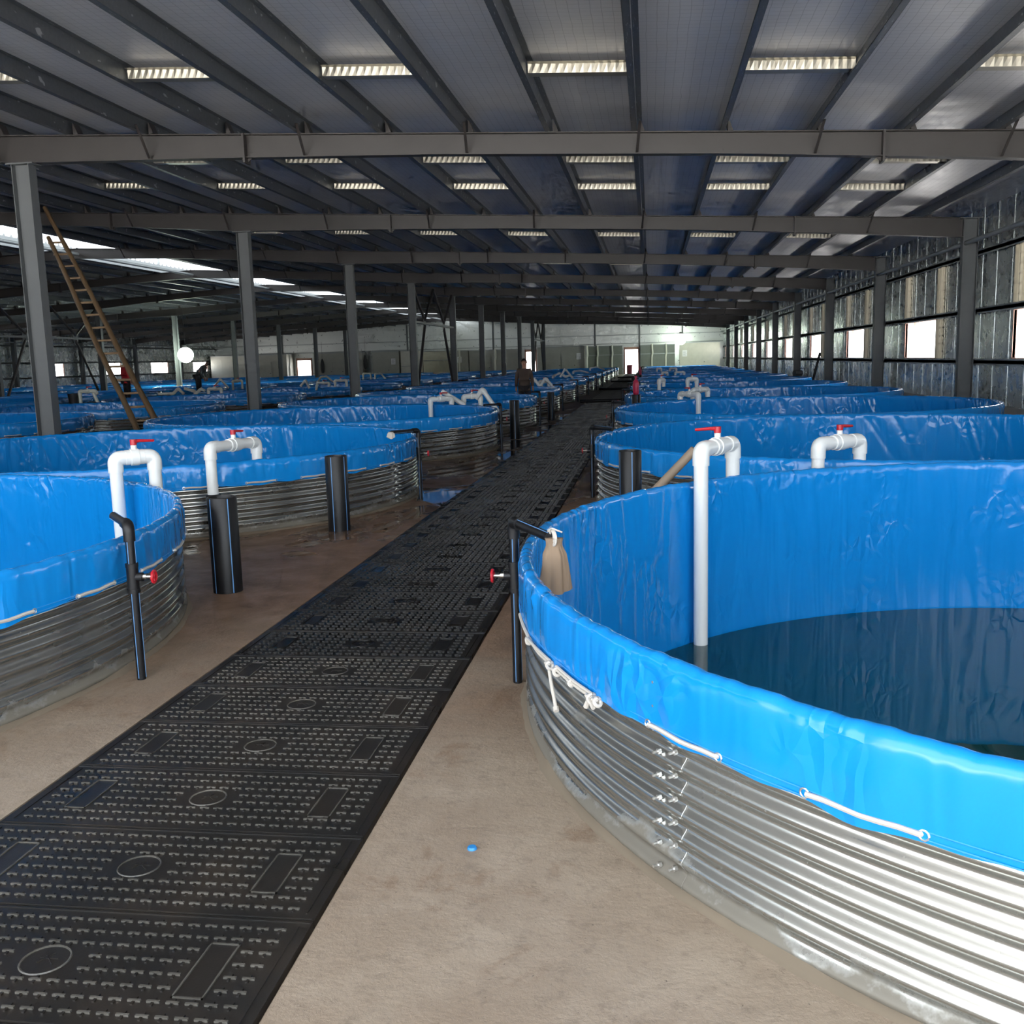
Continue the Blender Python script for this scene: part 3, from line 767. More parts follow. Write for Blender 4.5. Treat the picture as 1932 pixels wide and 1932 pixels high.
s_('cream A-shaped pipe far left, left of the second left column', [(-22.3,48.5,.7),(-21.92,48.5,1.13),(-21.5,48.5,.66)], GM, None, c)
s_('cream valve pipe by the A-shaped pipe', [(-21.25,48.5,.4),(-21.25,48.5,1.02),(-20.75,48.5,1.02),(-20.75,48.5,.6)], GM, 1, c)
s_('cream peaked pipe right of the second left column', [(-15.2,41.8,.8),(-14.96,41.8,1.05),(-14.8,41.8,.7)], GM, None, c)
s_('cream low pipe with valve between the second and third left columns', [(-14.5,41.8,.6),(-14.42,41.8,.92),(-13.9,41.8,.9),(-13.9,41.8,.6)], GM, 1, c)
s_('cream arched pipe against the third left column', [(-13.66,41.9,.6),(-13.66,41.9,1.0),(-13.14,41.9,1.0),(-13.14,41.9,.6)], GM, 1, c)
s_('cream pipe with long slanted tail between the second and third left columns', [(-19.0,55,.7),(-18.75,55,1.02),(-18.4,55,1.05),(-18.0,55,.7)], GM, None, c)
s_('cream arched pipe just right of the third left column', [(-18.3,62,.6),(-18.3,62,1.09),(-17.8,62,1.09),(-17.8,62,.6)], GM, None, c)
s_('cream arched pipe with slanted tail near the fourth left column', [(-17.6,62.3,.6),(-17.6,62.3,1.05),(-17.2,62.3,1.05),(-16.9,62.3,.7)], GM, None, c)
mb = MB(); mb.lathe([(.001,0),(.14,0),(.16,.30),(.15,.30),(.13,.02),(.001,.02)], 20); o = mb.build('bucket', M['dark'], None, True); o.location = (-17.62,28.35,.72)
tag(o, 'small black bucket beside the cream square pipe loop', 'bucket')

# leaning tube, floor cap, bits
mb = MB(); a, b_ = Vector((-.42,8.58,.02)), Vector((.37,8.44,.865)); mb.tube([a, b_], .038, 16, 0, True)
d = (b_-a).normalized(); mb.tube([b_-d*.002, b_+d*.003], .030, 14)
tag(mb.build('leaning_tube', M['stick'], None, True), 'dusty beige tube leaning against the drain pipe behind the nearest right tank', 'tube')
mb = MB(); mb.lathe([(.001,.009),(.014,.009),(.0165,.005),(.017,0)], 18); o = mb.build('bottle_cap', M['cap'], None, True); o.location = (-.614,3.10,0)
tag(o, 'small blue bottle cap lying on the bare floor', 'bottle cap')
mb = MB(); mb.box(-.12,.12,-.055,.055,0,.055)
br = mb.mesh('brick', [M['brick']])
for q,(x,y,rz,z) in enumerate([(6.55,17.0,.3,0),(6.62,17.3,1.4,0),(6.5,17.6,.2,0),(6.6,17.15,.9,.055),(6.75,18.3,.4,0),(6.7,18.6,1.2,0)]):
    o = link('brick', br, None, (x,y,z)); o.rotation_euler.z = rz
    tag(o, 'loose red brick on the floor by the right wall', 'brick', 'loose bricks by the right wall')
mb = MB(); mb.tube([(6.5,19.9,.055),(6.62,22.4,.055)], .05, 12); tag(mb.build('loose_pipe', M['pvc'], None, True), 'white pipe lying on the floor along the right wall', 'pipe')
# blower on the sixth right tank rim, dark pole by the wall column
t = thing('air_blower', 'small black air blower sitting on a right tank rim', 'blower', (5.72,40.05,RIM+.004), .5)
mb = MB(); mb.tube([(-.16,0,.12),(.16,0,.12)], .11, 16); mb.tube([(.16,0,.12),(.2,0,.12)], .08, 14); mb.build('motor', M['dark'], t, True)
mb = MB(); mb.box(-.14,.14,-.1,.1,0,.03); mb.build('base', M['dark'], t)
mb = MB(); mb.tube(bend([(.1,0,.2),(.12,0,.30),(.32,0,.30),(.34,0,.2)],.05),.014,8); mb.build('carry_handle', M['dark'], t, True)
mb = MB(); mb.bar((6.2,40.2,.01),(6.66,40.7,1.62),.09,.04); tag(mb.build('leaning_plank', M['dark']), 'dark plank leaning against a right wall column', 'plank')

# ------------------------------------------------------------------ steel frames
colR = MB(); 
def hsec(mb, x0, x1, yc, z0, z1, fw=.2):
    t=.012; mb.box(x0,x0+t,yc-fw/2,yc+fw/2,z0,z1); mb.box(x1-t,x1,yc-fw/2,yc+fw/2,z0,z1); mb.box(x0+t,x1-t,yc-.005,yc+.005,z0,z1)
def make_col(x0, x1, h, right=False, name='steel_column'):
    t = thing(name, '', 'steel column', (0,0,0), 0, None, 'thing')
    mb = MB(); hsec(mb, x0, x1, 0, .02, h); mb.build('shaft', M['col'], t)
    mb = MB(); mb.box(x0-.05,x1+.05,-.15,.15,0,.02); mb.build('base_plate', M['col'], t)
    mb = MB(); mb.box(x0-.08,x1+.08,-.12,.12,h,h+.022); 
    mb.build('cap_plate', M['col'], t); return t
cl = make_col(-9.96,-9.66, zb(-9.8)-.44); cr = make_col(6.86,7.18, zb(7)-.03); cm = make_col(-29.04,-28.74, zb(-28.9)-.44); cw = make_col(-45.88,-45.56, zb(-45.7)-.03)
def rows_of(src, ks, lab):
    for n, k in enumerate(ks):
        l = lab(n)
        if n == 0: src.location = (0, FY(k), 0); src['label'] = l; src['group'] = l.split(',')[0]
        else: dup(src, (0, FY(k), 0), 0, l)
rows_of(cl, range(0,10), lambda n: 'grey steel column in the row left of the walkway tanks, %s from the camera' % ORD[n])
rows_of(cr, range(0,10), lambda n: 'grey steel column against the right wall, %s from the camera' % ORD[n])
rows_of(cm, range(2,10), lambda n: 'grey steel column in the far left interior row, %s from the camera' % ORD[n])
rows_of(cw, range(4,10), lambda n: 'grey steel column against the far left wall, %s from the camera' % ORD[n])

PUR = [-.17+1.247*n for n in range(-15, 7)]
PUR = [x for x in PUR if x > RIDGE+1.5 and x < 7.25]
def rafter(right=True):
    t = thing('roof_rafter', '', 'rafter', (0,0,0), 0, None, 'thing')
    sx = (lambda x: x) if right else (lambda x: 2*RIDGE - x)
    xs = [6.86, 4.5, 1, -3.2, -6.8, -9.8, -12.5, -16, RIDGE]
    dp = [.43, .37, .31, .31, .36, .42, .34, .30, .34]
    mb = MB(); fw=.09
    for i in range(len(xs)-1):
        a,b = xs[i],xs[i+1]
        for (ya,yb,ta,tb_) in ((-.005,.005,None,None),):
            vs=[]; 
            for x,d in ((a,dp[i]),(b,dp[i+1])):
                for z in (zb(x)-d, zb(x)):
                    for yy in (ya,yb): vs.append((sx(x),yy,z))
            mb.add(vs,[(0,1,3,2),(4,6,7,5),(0,4,5,1),(2,3,7,6),(0,2,6,4),(1,5,7,3)])
        for top in (0,1):
            vs=[]
            for x,d in ((a,dp[i]),(b,dp[i+1])):
                z0 = zb(x)-.014 if top else zb(x)-d
                for z in (z0,z0+.014):
                    for yy in (-fw,fw): vs.append((sx(x),yy,z))
            mb.add(vs,[(0,1,3,2),(4,6,7,5),(0,4,5,1),(2,3,7,6),(0,2,6,4),(1,5,7,3)])
    mb.build('web_and_flanges', M['beam'], t)
    def depth(x): return float(np.interp(-x, [-v for v in xs], dp))
    for x in (3.25,-6.1,-13.2):
        d = depth(x); mb = MB()
        mb.box(sx(x)-.016,sx(x)+.016,-.12,.12,zb(x)-d-.075,zb(x)+.0)
        mb.add([(sx(x)-.09,-.006,zb(x)-d),(sx(x)+.09,-.006,zb(x)-d),(sx(x),-.006,zb(x)-d-.075),(sx(x)-.09,.006,zb(x)-d),(sx(x)+.09,.006,zb(x)-d),(sx(x),.006,zb(x)-d-.075)],[(0,1,2),(3,5,4),(0,3,4,1),(1,4,5,2),(2,5,3,0)])
        mb.build('splice_plate', M['beam'], t)
    for i, x in enumerate(PUR):
        if x > 6.6: continue
        mb = MB(); X = sx(x); z = zb(x)
        mb.add([(X+.035,-.09,z),(X+.115,-.09,z),(X+.045,-.09,z+.17),(X+.035,-.09,z+.17),(X+.035,.09,z),(X+.115,.09,z),(X+.045,.09,z+.17),(X+.035,.09,z+.17)],[(0,1,2,3),(4,7,6,5),(0,4,5,1),(1,5,6,2),(2,6,7,3),(3,7,4,0)])
        mb.build('purlin_cleat', M['beam'], t)
        if i % 2 == 0 and right:
            d = depth(x); mb = MB()
            for s in (-1,1): mb.bar((X,s*.055,z-d+.02),(X+.05,s*.50,z+.05),.04,.006)
            mb.build('fly_brace', M['beam'], t)
    return t
rr = rafter(True); rl = rafter(False)
ks = list(range(-1,10))
for n,k in enumerate(ks):
    la = 'brown-grey roof rafter over the right bay, %s' % ('behind the top edge, nearest' if n == 0 else ORD[n-1]+' visible from the camera')
    lb = 'brown-grey roof rafter over the far left bay, %s from the camera' % ORD[n]
    if n == 0:
        for o,l in ((rr,la),(rl,lb)): o.location=(0,FY(k),0); o['label']=l; o['group']=l.split(',')[0]
    else: dup(rr,(0,FY(k),0),0,la); dup(rl,(0,FY(k),0),0,lb)

def purlin(x, label):
    mb = MB(); y0,y1 = YBACK+.2, YEND-.1; z=zb(x); s = 1
    mb.box(x-.003,x+.003,y0,y1,z,z+.2); mb.box(x-.075,x,y0,y1,z,z+.004); mb.box(x,x+.075,y0,y1,z+.196,z+.2)
    mb.box(x-.075,x-.071,y0,y1,z,z+.02)
    tag(mb.build('roof_purlin', M['purlin']), label, 'purlin', 'roof purlins', 'thing')
for n,x in enumerate(sorted(PUR, reverse=True)):
    purlin(x, 'galvanised roof purlin over the right bay, %s from the right wall' % ORD[n])
for n,x in enumerate(sorted(PUR, reverse=True)):
    purlin(2*RIDGE-x, 'galvanised roof purlin over the far left bay, %s from the left wall' % ORD[n])
# ceiling foil
def roof_mesh():
    mb = MB(); H=.205; g=1.4; n=24
    for s in (1,-1):
        xs = [RIDGE+g + (XR+.35-RIDGE-g)*i/n for i in range(n+1)]
        for i in range(n):
            a,b = xs[i],xs[i+1]; za,zb_ = zb(a)+H, zb(b)+H
            A,B = (a,b) if s==1 else (2*RIDGE-a,2*RIDGE-b)
            mb.add([(A,YBACK,za),(B,YBACK,zb_),(B,YEND+.1,zb_),(A,YEND+.1,za)],[(0,1,2,3)])
            mb.add([(A,YBACK,za+.06),(B,YBACK,zb_+.06),(B,YEND+.1,zb_+.06),(A,YEND+.1,za+.06)],[(0,3,2,1)])
    return mb
struct(roof_mesh().build('ceiling', M['foil']))
# beige channel struts between purlins
sx_ = sorted([x for x in PUR if -12 < x < 6.5], reverse=True)
pairs = [(sx_[i+1], sx_[i]) for i in range(0, len(sx_)-1)]
def strut_mesh():
    mb = MB(); L=1.247
    # Z-shaped strip: ledge, lip and a dimpled face towards the camera
    n=26
    for i in range(n):
        x0=.02+(L-.04)*i/n; x1=.02+(L-.04)*(i+1)/n; q = .012*((i%2)*2-1)*.5
        z0=lambda x: -.0515*x
        mb.add([(x0,0,z0(x0)+.02),(x1,0,z0(x1)+.02),(x1,0-.012*(i%2),z0(x1)+.12),(x0,-.012*((i+1)%2),z0(x0)+.12)],[(0,1,2,3)])
        mb.add([(x0,.0,z0(x0)+.02),(x1,.0,z0(x1)+.02),(x1,.16,z0(x1)+.02),(x0,.16,z0(x0)+.02)],[(0,1,2,3)])
        mb.add([(x0,.16,z0(x0)+.02),(x1,.16,z0(x1)+.02),(x1,.165,z0(x1)+.10),(x0,.165,z0(x0)+.10)],[(0,1,2,3)])
        mb.add([(x0,-.0,z0(x0)+.12),(x1,-.0,z0(x1)+.12),(x1,-.09,z0(x1)+.125),(x0,-.09,z0(x0)+.125)],[(0,1,2,3)])
    return mb.mesh('purlin_strut',[M['galv']])
SM = strut_mesh()
lines = [(12.1,1,'in the bay overhead, nearest the camera'),(17.5,0,'just beyond the first visible rafter'),(20.25,1,'midway between the first two visible rafters'),(26.6,0,'just beyond the second visible rafter'),(28.0,1,'midway between the second and third rafters'),(36.5,1,'midway between the third and fourth rafters'),(45.1,1,'midway between the fourth and fifth rafters'),(53.7,1,'midway between the fifth and sixth rafters')]
idx0 = min(range(len(pairs)), key=lambda i: abs(pairs[i][0]+1.417))
for y, ph, txt in lines:
    n=0
    for i,(a,b) in enumerate(pairs):
        if (i-idx0)%2: continue
        o = link('purlin_strut', SM, None, (a,y,zb(a)+.03)); tag(o,'beige channel strut between purlins %s, %s from the right' % (txt,ORD[n]),'strut','channel struts '+txt); n+=1

# ridge ventilator with open sides
t = thing('ridge_ventilator','raised ventilator cap along the roof ridge letting daylight in on the left','roof ventilator',(RIDGE,0,0),0,None,'thing')
mb = MB(); zr=zb(RIDGE); 
for s in (-1,1):
    mb.add([(0,YBACK,zr+1.45),(s*2.1,YBACK,zr+1.3),(s*2.1,YEND,zr+1.3),(0,YEND,zr+1.45)],[(0,1,2,3)])
    mb.add([(0,YBACK,zr+1.49),(s*2.1,YBACK,zr+1.34),(s*2.1,YEND,zr+1.34),(0,YEND,zr+1.49)],[(0,3,2,1)])
mb.build('cap_sheet',M['panel'],t)
for s in (-1,1):
    mb=MB(); mb.box(s*1.4-.03,s*1.4+.03,YBACK,YEND,zr-.06,zr+.26); mb.build('curb',M['stud'],t)
    mb=MB(); mb.box(s*1.6-.02,s*1.6+.02,YBACK,YEND,zr+1.2,zr+1.28); mb.build('eave_rail',M['stud'],t)
mb=MB()
for j in range(240):
    y=8+j*.38; mb.add([(-1.44,y-.07,zr+.26),(-1.44,y+.07,zr+.26),(-1.44,y,zr+.36),(-1.47,y-.07,zr+.26),(-1.47,y+.07,zr+.26),(-1.47,y,zr+.36)],[(0,1,2),(3,5,4),(0,3,4,1),(1,4,5,2),(2,5,3,0)])
mb.build('sheet_teeth',M['stud'],t)
for k in range(-1,10):
    for s in (-1,1):
        mb=MB(); mb.box(s*1.5-.04,s*1.5+.04,FY(k)-.03,FY(k)+.03,zr-.08,zr+1.33); mb.build('post',M['stud'],t)
    mb=MB(); mb.box(-1.6,1.6,FY(k)-.03,FY(k)+.03,zr+1.2,zr+1.28); mb.build('cross_bar',M['stud'],t)
t=thing('ridge_tie_tube','long pale tie tube running under the roof ridge','tie tube',(RIDGE,0,0),0,None,'thing')
mb=MB(); mb.tube([(0,YBACK+.3,zr-.20),(0,YEND-.2,zr-.20)],.055,10); mb.build('tube',M['stud'],t,True)
for x,lab in ((6.95,'grey tie tube running along the top of the right wall columns'),(-45.65,'grey tie tube running along the top of the left wall columns')):
    mb=MB(); mb.tube([(x,YBACK+.3,zb(x)-.55),(x,YEND-.2,zb(x)-.55)],.05,10); tag(mb.build('eave_tie_tube',M['stud'],None,True),lab,'tie tube',None,'thing')

# K braces between columns
def kbrace(x, k, label, hh):
    t = thing('column_brace', label, 'bracing', (x,FY(k),0),0,None,'thing'); y1=BAY; zn=3.52; a,b=2.25,6.35
    mb=MB(); 
    for dx in (-.05,.05): mb.box(dx-.03,dx+.03,.1,y1-.1,zn-.19,zn-.10)
    mb.build('strut',M['col'],t)
    for p,q in (((0,a,zn),(0,.12,hh)),((0,a,zn),(0,y1/2,hh)),((0,b,zn),(0,y1/2,hh)),((0,b,zn),(0,y1-.12,hh)),((0,a,zn-.25),(0,.15,.05)),((0,b,zn-.25),(0,y1-.15,.05))):
        mb=MB(); mb.tube([p,q],.062,8); mb.build('diagonal',M['beam'],t,True)
    for yy in (a,b):
        mb=MB(); mb.box(-.008,.008,yy-.22,yy+.22,zn-.3,zn+.16); mb.build('gusset_plate',M['col'],t)
kbrace(-9.81,3,'dark tube bracing between two columns left of the walkway, mid hall',4.95)
kbrace(-9.81,8,'dark tube bracing between the last two columns left of the walkway',4.95)
kbrace(-28.89,3,'dark tube bracing in the far left interior row of columns',4.95)

# ------------------------------------------------------------------ walls
def sidewall(name, x, sgn, ys):
    """sheeted wall at x (thickness outwards sgn) with a window hole per bay"""
    mb = MB(); x0,x1 = (x, x+.05*sgn) if sgn>0 else (x+.05*sgn, x); top = zb(x)+.21
    y = YBACK
    for k in ys:
        a,b = FY(k)+3.2, FY(k)+6.45
        mb.box(x0,x1,y,a,.43,top); mb.box(x0,x1,a,b,.43,1.40); mb.box(x0,x1,a,b,2.42,top); y=b
    mb.box(x0,x1,y,YEND,.43,top)
    # standing sheet joints
    yy = YBACK+.3
    xi = x-.005 if sgn>0 else x
    while yy < YEND:
        inw = any(FY(k)+3.1 < yy < FY(k)+6.55 for k in ys)
        if inw: mb.box(xi,xi+.005,yy-.006,yy+.006,.43,1.38); mb.box(xi,xi+.005,yy-.006,yy+.006,2.45,top)
        else: mb.box(xi,xi+.005,yy-.006,yy+.006,.43,top)
        yy += .92
    return struct(mb.build(name, M['wfoil']))
sidewall('wall_right', XR, 1, range(-1,10)); sidewall('wall_left', XL, -1, range(3,10))
for nm,x,s in (('baseboard_right',XR,-1),('baseboard_left',XL,1)):
    mb=MB(); a,b=sorted((x+.06*s, x-.2*s)); mb.box(a,b,YBACK,YEND,-.05,.43); struct(mb.build(nm,M['plinth']))
def girts(x0,x1,nm,side):
    for q,z in enumerate((1.34,2.46,3.72)):
        mb=MB(); mb.box(x0,x1,YBACK+.1,YEND-.1,z-.035,z+.035); a,b=(x0,x0+.008) if side=='right' else (x1-.008,x1)
        mb.box(a,b,YBACK+.1,YEND-.1,z-.07,z+.07)
        tag(mb.build('wall_girt',M['stud']),'grey horizontal girt on the %s wall, %s from the floor' % (side,ORD[q]),'wall girt',None,'thing')
girts(7.19,7.285,'r','right'); girts(-45.985,-45.89,'l','left')
wn=0
for (x,ks,sgn) in ((XR,range(-1,10),1),(XL,range(4,10),-1)):
    for k in ks:
        wn+=1; a,b=FY(k)+3.2,FY(k)+6.45; mb=MB(); x0,x1=(x-.01,x+.06) if sgn>0 else (x-.06,x+.01); w=.035
        for (ya,yb,za,zb_) in ((a-w,a,1.405,2.39),(b,b+w,1.405,2.39),(a-w,b+w,2.385,2.42),(a-w,b+w,1.40,1.43),(a+2.3,a+2.34,2.30,2.40)): mb.box(x0,x1,ya,yb,za,zb_)
        struct(mb.build('window_%d'%wn,M['pink']))
# paired jamb channels by the right windows
def jamb(h):
    mb=MB(); n=int(h/.09)
    for s in (0,1):
        y0 = s*.30
        for i in range(n):
            z0=i*h/n; z1=(i+1)*h/n; q=.02*(i%2)
            mb.add([(0,y0,z0),(0,y0+.22,z0),(-q*.0-.004,y0+.22,z1),(-.03*(i%2),y0+.02,z1)],[(0,3,2,1)])
        mb.box(.0,.02,y0,y0+.24,0,h)
        mb.box(-.06,.0,y0+.235,y0+.25,0,h)
    return mb.mesh('jamb_channel',[M['galv']])
JU,JL=jamb(1.16),jamb(.98)
for k in range(-1,8):
    for (me,z,dy,txt) in ((JU,2.52,5.75,'far side above'),(JU,2.52,2.55,'near side above'),(JL,1.41,2.55,'near side of')):
        o=link('jamb_channel',me,None,(7.27,FY(k)+dy,z)); tag(o,'beige dimpled channel strip on the right wall, %s window %s from the camera' % (txt,ORD[k+1]),'wall channel','window channel strips')

# back wall with the entrance the photo was taken from
mb=MB(); top=lambda x: zb(x)+.2
EX0,EX1=-16.0,XR
def gable(mb,x0,x1,y0,y1,z0):
    xs=[x0]+([RIDGE] if x0<RIDGE<x1 else [])+[x1]
    for a,b in zip(xs[:-1],xs[1:]):
        mb.add([(a,y0,z0),(b,y0,z0),(b,y0,top(b)),(a,y0,top(a)),(a,y1,z0),(b,y1,z0),(b,y1,top(b)),(a,y1,top(a))],[(0,1,2,3),(4,7,6,5),(0,4,5,1),(3,2,6,7),(0,3,7,4),(1,5,6,2)])
gable(mb,XL,EX0,YBACK-.06,YBACK,0)
struct(mb.build('wall_back',M['efoil']))
# far wall
DOORS=[(-2.50,-1.18,2.46),(-12.55,-11.55,2.5),(-36.9,-35.4,2.3)]
mb=MB(); xs=XL
for (a,b,h) in sorted(DOORS):
    gable(mb,xs,a,YEND,YEND+.08,0); gable(mb,a,b,YEND,YEND+.08,h); xs=b
gable(mb,xs,XR,YEND,YEND+.08,0)
struct(mb.build('wall_front',M['efoil']))
for q,z in enumerate((3.05,3.9)):
    mb=MB(); mb.box(XL+.1,XR-.1,YEND-.10,YEND-.005,z-.04,z+.04); tag(mb.build('end_wall_girt',M['stud']),'pale girt across the far foil wall, %s' % ('lower one' if q==0 else 'upper one'),'wall girt',None,'thing')
for q,x in enumerate((-38.5,-31,-24.9,-15.9,-5.5,-1.05,3.2)):
    mb=MB(); mb.box(x-.08,x+.08,YEND-.125,YEND-.015,.0,zb(x)); tag(mb.build('end_wall_post',M['col']),'grey post on the far foil wall, %s from the left' % ORD[q],'wall post',None,'thing')
for q,(a,b,h) in enumerate(DOORS):
    mb=MB(); w=.11
    for (xa,xb,za,zb_) in ((a-w,a+.02,0,h+.1),(b-.02,b+w,0,h+.1),(a-w,b+w,h-.02,h+.22)): mb.box(xa,xb,YEND-.14,YEND-.02,za,zb_)
    struct(mb.build('door_%d'%(q+1),M['pink']))
mb=MB(); mb.box(-2.32,-2.27,YEND-.95,YEND-.15,.02,2.3); tag(mb.build('open_door_leaf',M['panel_lt']),'pale door leaf standing open in the bright far doorway','door leaf',None,'thing')
mb=MB(); mb.lathe([(.001,0),(.25,0),(.30,.85),(.32,.9),(.28,.9),(.25,.05),(.001,.05)],20); o=mb.build('plastic_bin',M['maroon'],None,True); o.location=(-2.05,YEND-.45,0); tag(o,'maroon plastic bin standing in the bright far doorway','bin')

# ------------------------------------------------------------------ panel cabins along the far wall
def cabin(x0,x1,d,h,m,label,doors=(),notice=None,rail=None):
    t=thing('panel_cabin',label,'panel cabin',((x0+x1)/2,YEND-.1,0),0,'panel cabins along the far wall','thing'); w=(x1-x0)/2
    mb=MB(); mb.box(-w,w,-d,-.14,0,h); 
    n=int(2*w/1.1)
    for i in range(1,n): mb.box(-w+i*2*w/n-.008,-w+i*2*w/n+.008,-d-.006,-d,0.02,h)
    mb.build('panel_shell',M[m],t)
    mb=MB(); mb.box(-w-.03,w+.03,-d-.04,-.14,h,h+.07); mb.build('roof_edge',M['stud'],t)
    for (a,b,dh) in doors:
        mb=MB(); mb.box(a-w,b-w,-d-.04,-d,.02,dh); dd=mb.build('door',M[m],t)
        mb=MB(); mb.box(b-w-.16,b-w-.06,-d-.09,-d-.04,1.0,1.06); mb.build('handle',M['dark'],dd)
    if notice is not None:
        mb=MB(); mb.box(notice-w-.22,notice-w+.22,-d-.05,-d-.042,1.6,2.2)
        for q in range(7): mb.box(notice-w-.17,notice-w+.17-.05*(q%3),-d-.053,-d-.05,1.68+q*.065,1.695+q*.065,1)
        mb.build('notice_sheet',[M['paper'],M['ink']],t)
    if rail:
        mb=MB(); mb.box(-w,w,-d-.05,-d,rail-.04,rail+.04); mb.build('rail',M['stud'],t)
    return t
cabin(-11.1,-6.45,2.2,2.85,'panel','grey-beige panel cabin left of the bright doorway, notice by its right edge',((.9,2.3,2.1),(2.4,3.8,2.1)),4.1)
cabin(-6.4,-2.75,.6,2.8,'panel_dk','dull green-grey panel wall between the notice cabin and the bright doorway',(),None,1.95)
cabin(-.95,2.45,.6,2.8,'panel_dk','dull green-grey panel wall right of the bright doorway',(),None,1.95)
cabin(2.9,6.8,1.2,2.9,'panel_lt','pale cabin in the right corner under the lamp',((1.2,2.5,2.2),),.5)
cabin(-18.3,-12.9,.8,2.75,'panel','grey-beige cabin wall seen between left columns, second from the doorway',((1.2,2.2,2.0),))
cabin(-20.2,-18.4,.8,2.75,'panel','narrow grey-beige cabin wall with white notice between columns',(),.9)
cabin(-23.2,-20.4,.4,2.8,'panel_yl','cream panel wall with a rail behind the braced columns',(),None,1.9)
cabin(-25.3,-23.3,1.5,2.9,'panel_lt','pale cream lit panel wall near the third left column',(),None,1.4)
cabin(-28.3,-25.5,1.4,2.9,'panel','grey cabin with a white notice right of the third left column',((.8,1.8,2.1),),2.2)
cabin(-34.6,-29.4,1.4,2.9,'panel','long grey cabin right of the far left doorway',((1.0,2.0,2.2),(2.2,3.2,2.2)))
cabin(-45.6,-37.3,2.0,2.9,'panel','grey cabin in the far left corner under the left lamp',((5.5,6.6,2.2),))
for q,(x,d) in enumerate(((-5.25,.75),(-3.78,.75),(.18,.75),(1.55,.75),(-6.25,2.4),(-15.6,.95),(-19.3,1.0),(-24.0,.6),(-37.0,2.1))):
    y=YEND-.1-d; mb=MB(); r=.09 if x!=-6.25 else .17
    mb.tube(bend([(x,y,.72),(x,y,1.7),(x+.07,y,2.0),(x+.02,y,2.9)],.3),r,12)
    tag(mb.build('vent_pipe',M['pvco'],None,True),'cream vertical vent pipe against the far panels, %s' % ['second left of the bright doorway','first left of the bright doorway','first right of the bright doorway','second right of the bright doorway','thick one at the notice cabin corner','between the fifth and sixth left columns','behind the braced columns','near the third left column','near the far left doorway'][q],'vent pipe','vent pipes on the far panels')
for q,(x,z,l) in enumerate(((-33.6,.9,'long dark bag hanging at the far grey cabin, leftmost of two'),(-29.0,1.2,'long dark bag hanging beside the third left column'))):
    t=thing('hanging_bag',l,'bag',(x,YEND-1.75,z)); mb=MB(); mb.lathe([(.02,0),(.14,.05),(.2,.4),(.2,.9),(.12,1.3),(.05,1.45)],16); mb.build('bag_body',M['dark'],t,True)
    mb=MB(); mb.tube([(0,0,1.4),(0,0,3.2)],.012,5); mb.build('cord',M['dark'],t)

# ------------------------------------------------------------------ lamps
def lamp(x,y,z,label,r):  # globe enlarged beyond a real bulb to cover its glare
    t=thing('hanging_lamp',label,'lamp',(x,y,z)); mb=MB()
    mb.lathe([(.001,-r)]+[(r*math.sin(a),-r*math.cos(a)) for a in np.linspace(.15,PI-.2,14)]+[(r*.2,r)],24); mb.build('glare_globe',M['lamp'],t,True,80)
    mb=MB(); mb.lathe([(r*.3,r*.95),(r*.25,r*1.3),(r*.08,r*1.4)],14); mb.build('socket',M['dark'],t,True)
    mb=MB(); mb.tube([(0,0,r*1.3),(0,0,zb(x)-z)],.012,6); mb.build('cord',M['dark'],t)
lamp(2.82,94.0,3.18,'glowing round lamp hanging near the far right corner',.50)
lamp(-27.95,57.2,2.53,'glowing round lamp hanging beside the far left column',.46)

# ------------------------------------------------------------------ bamboo ladder
t=thing('bamboo_ladder','brown bamboo ladder leaning against a rafter beside the nearest left column','ladder')
B0,T0=Vector((-10.82,19.9,.02)),Vector((-14.75,22.9,5.55)); dirn=(T0-B0).normalized(); side=Vector((.60,.80,0)); side=(side-dirn*side.dot(dirn)).normalized()*.46
B1=Vector((-10.42,20.35,.02)); 
rl0=(B0,T0+dirn*-.9); rl1=(B0+Vector((.43,.25,0)),T0+Vector((.10,.25,.12)))
def wob(a,b,r,n=22,s=0):
    out=[];rs=[]
    for i in range(n+1):
        q=i/n; p=a.lerp(b,q)+Vector((.012*math.sin(q*9+s),.012*math.cos(q*7+s),0)); out.append(p); rs.append(r*(1-.25*q)*(1.12 if i%3==0 else 1))
    return out,rs
for q,(a,b) in enumerate((rl0,rl1)):
    pp,rs=wob(a,b,.066,s=q*2); mb=MB(); mb.tube(pp,.05,9,rs=rs); mb.build('rail',M['bamboo'],t,True)
for i in range(17):
    q=.045+i*.053; a=rl0[0].lerp(rl0[1],min(q*1.155,1)) ; b=rl1[0].lerp(rl1[1],q)
    if q*1.155>1: continue
    d=(b-a).normalized(); mb=MB(); mb.tube([a-d*.05,a.lerp(b,.45),a.lerp(b,.5),a.lerp(b,.55),b+d*.05],.026,8,rs=[.026,.025,.030,.025,.026]); mb.build('rung',M['rung'],t,True)

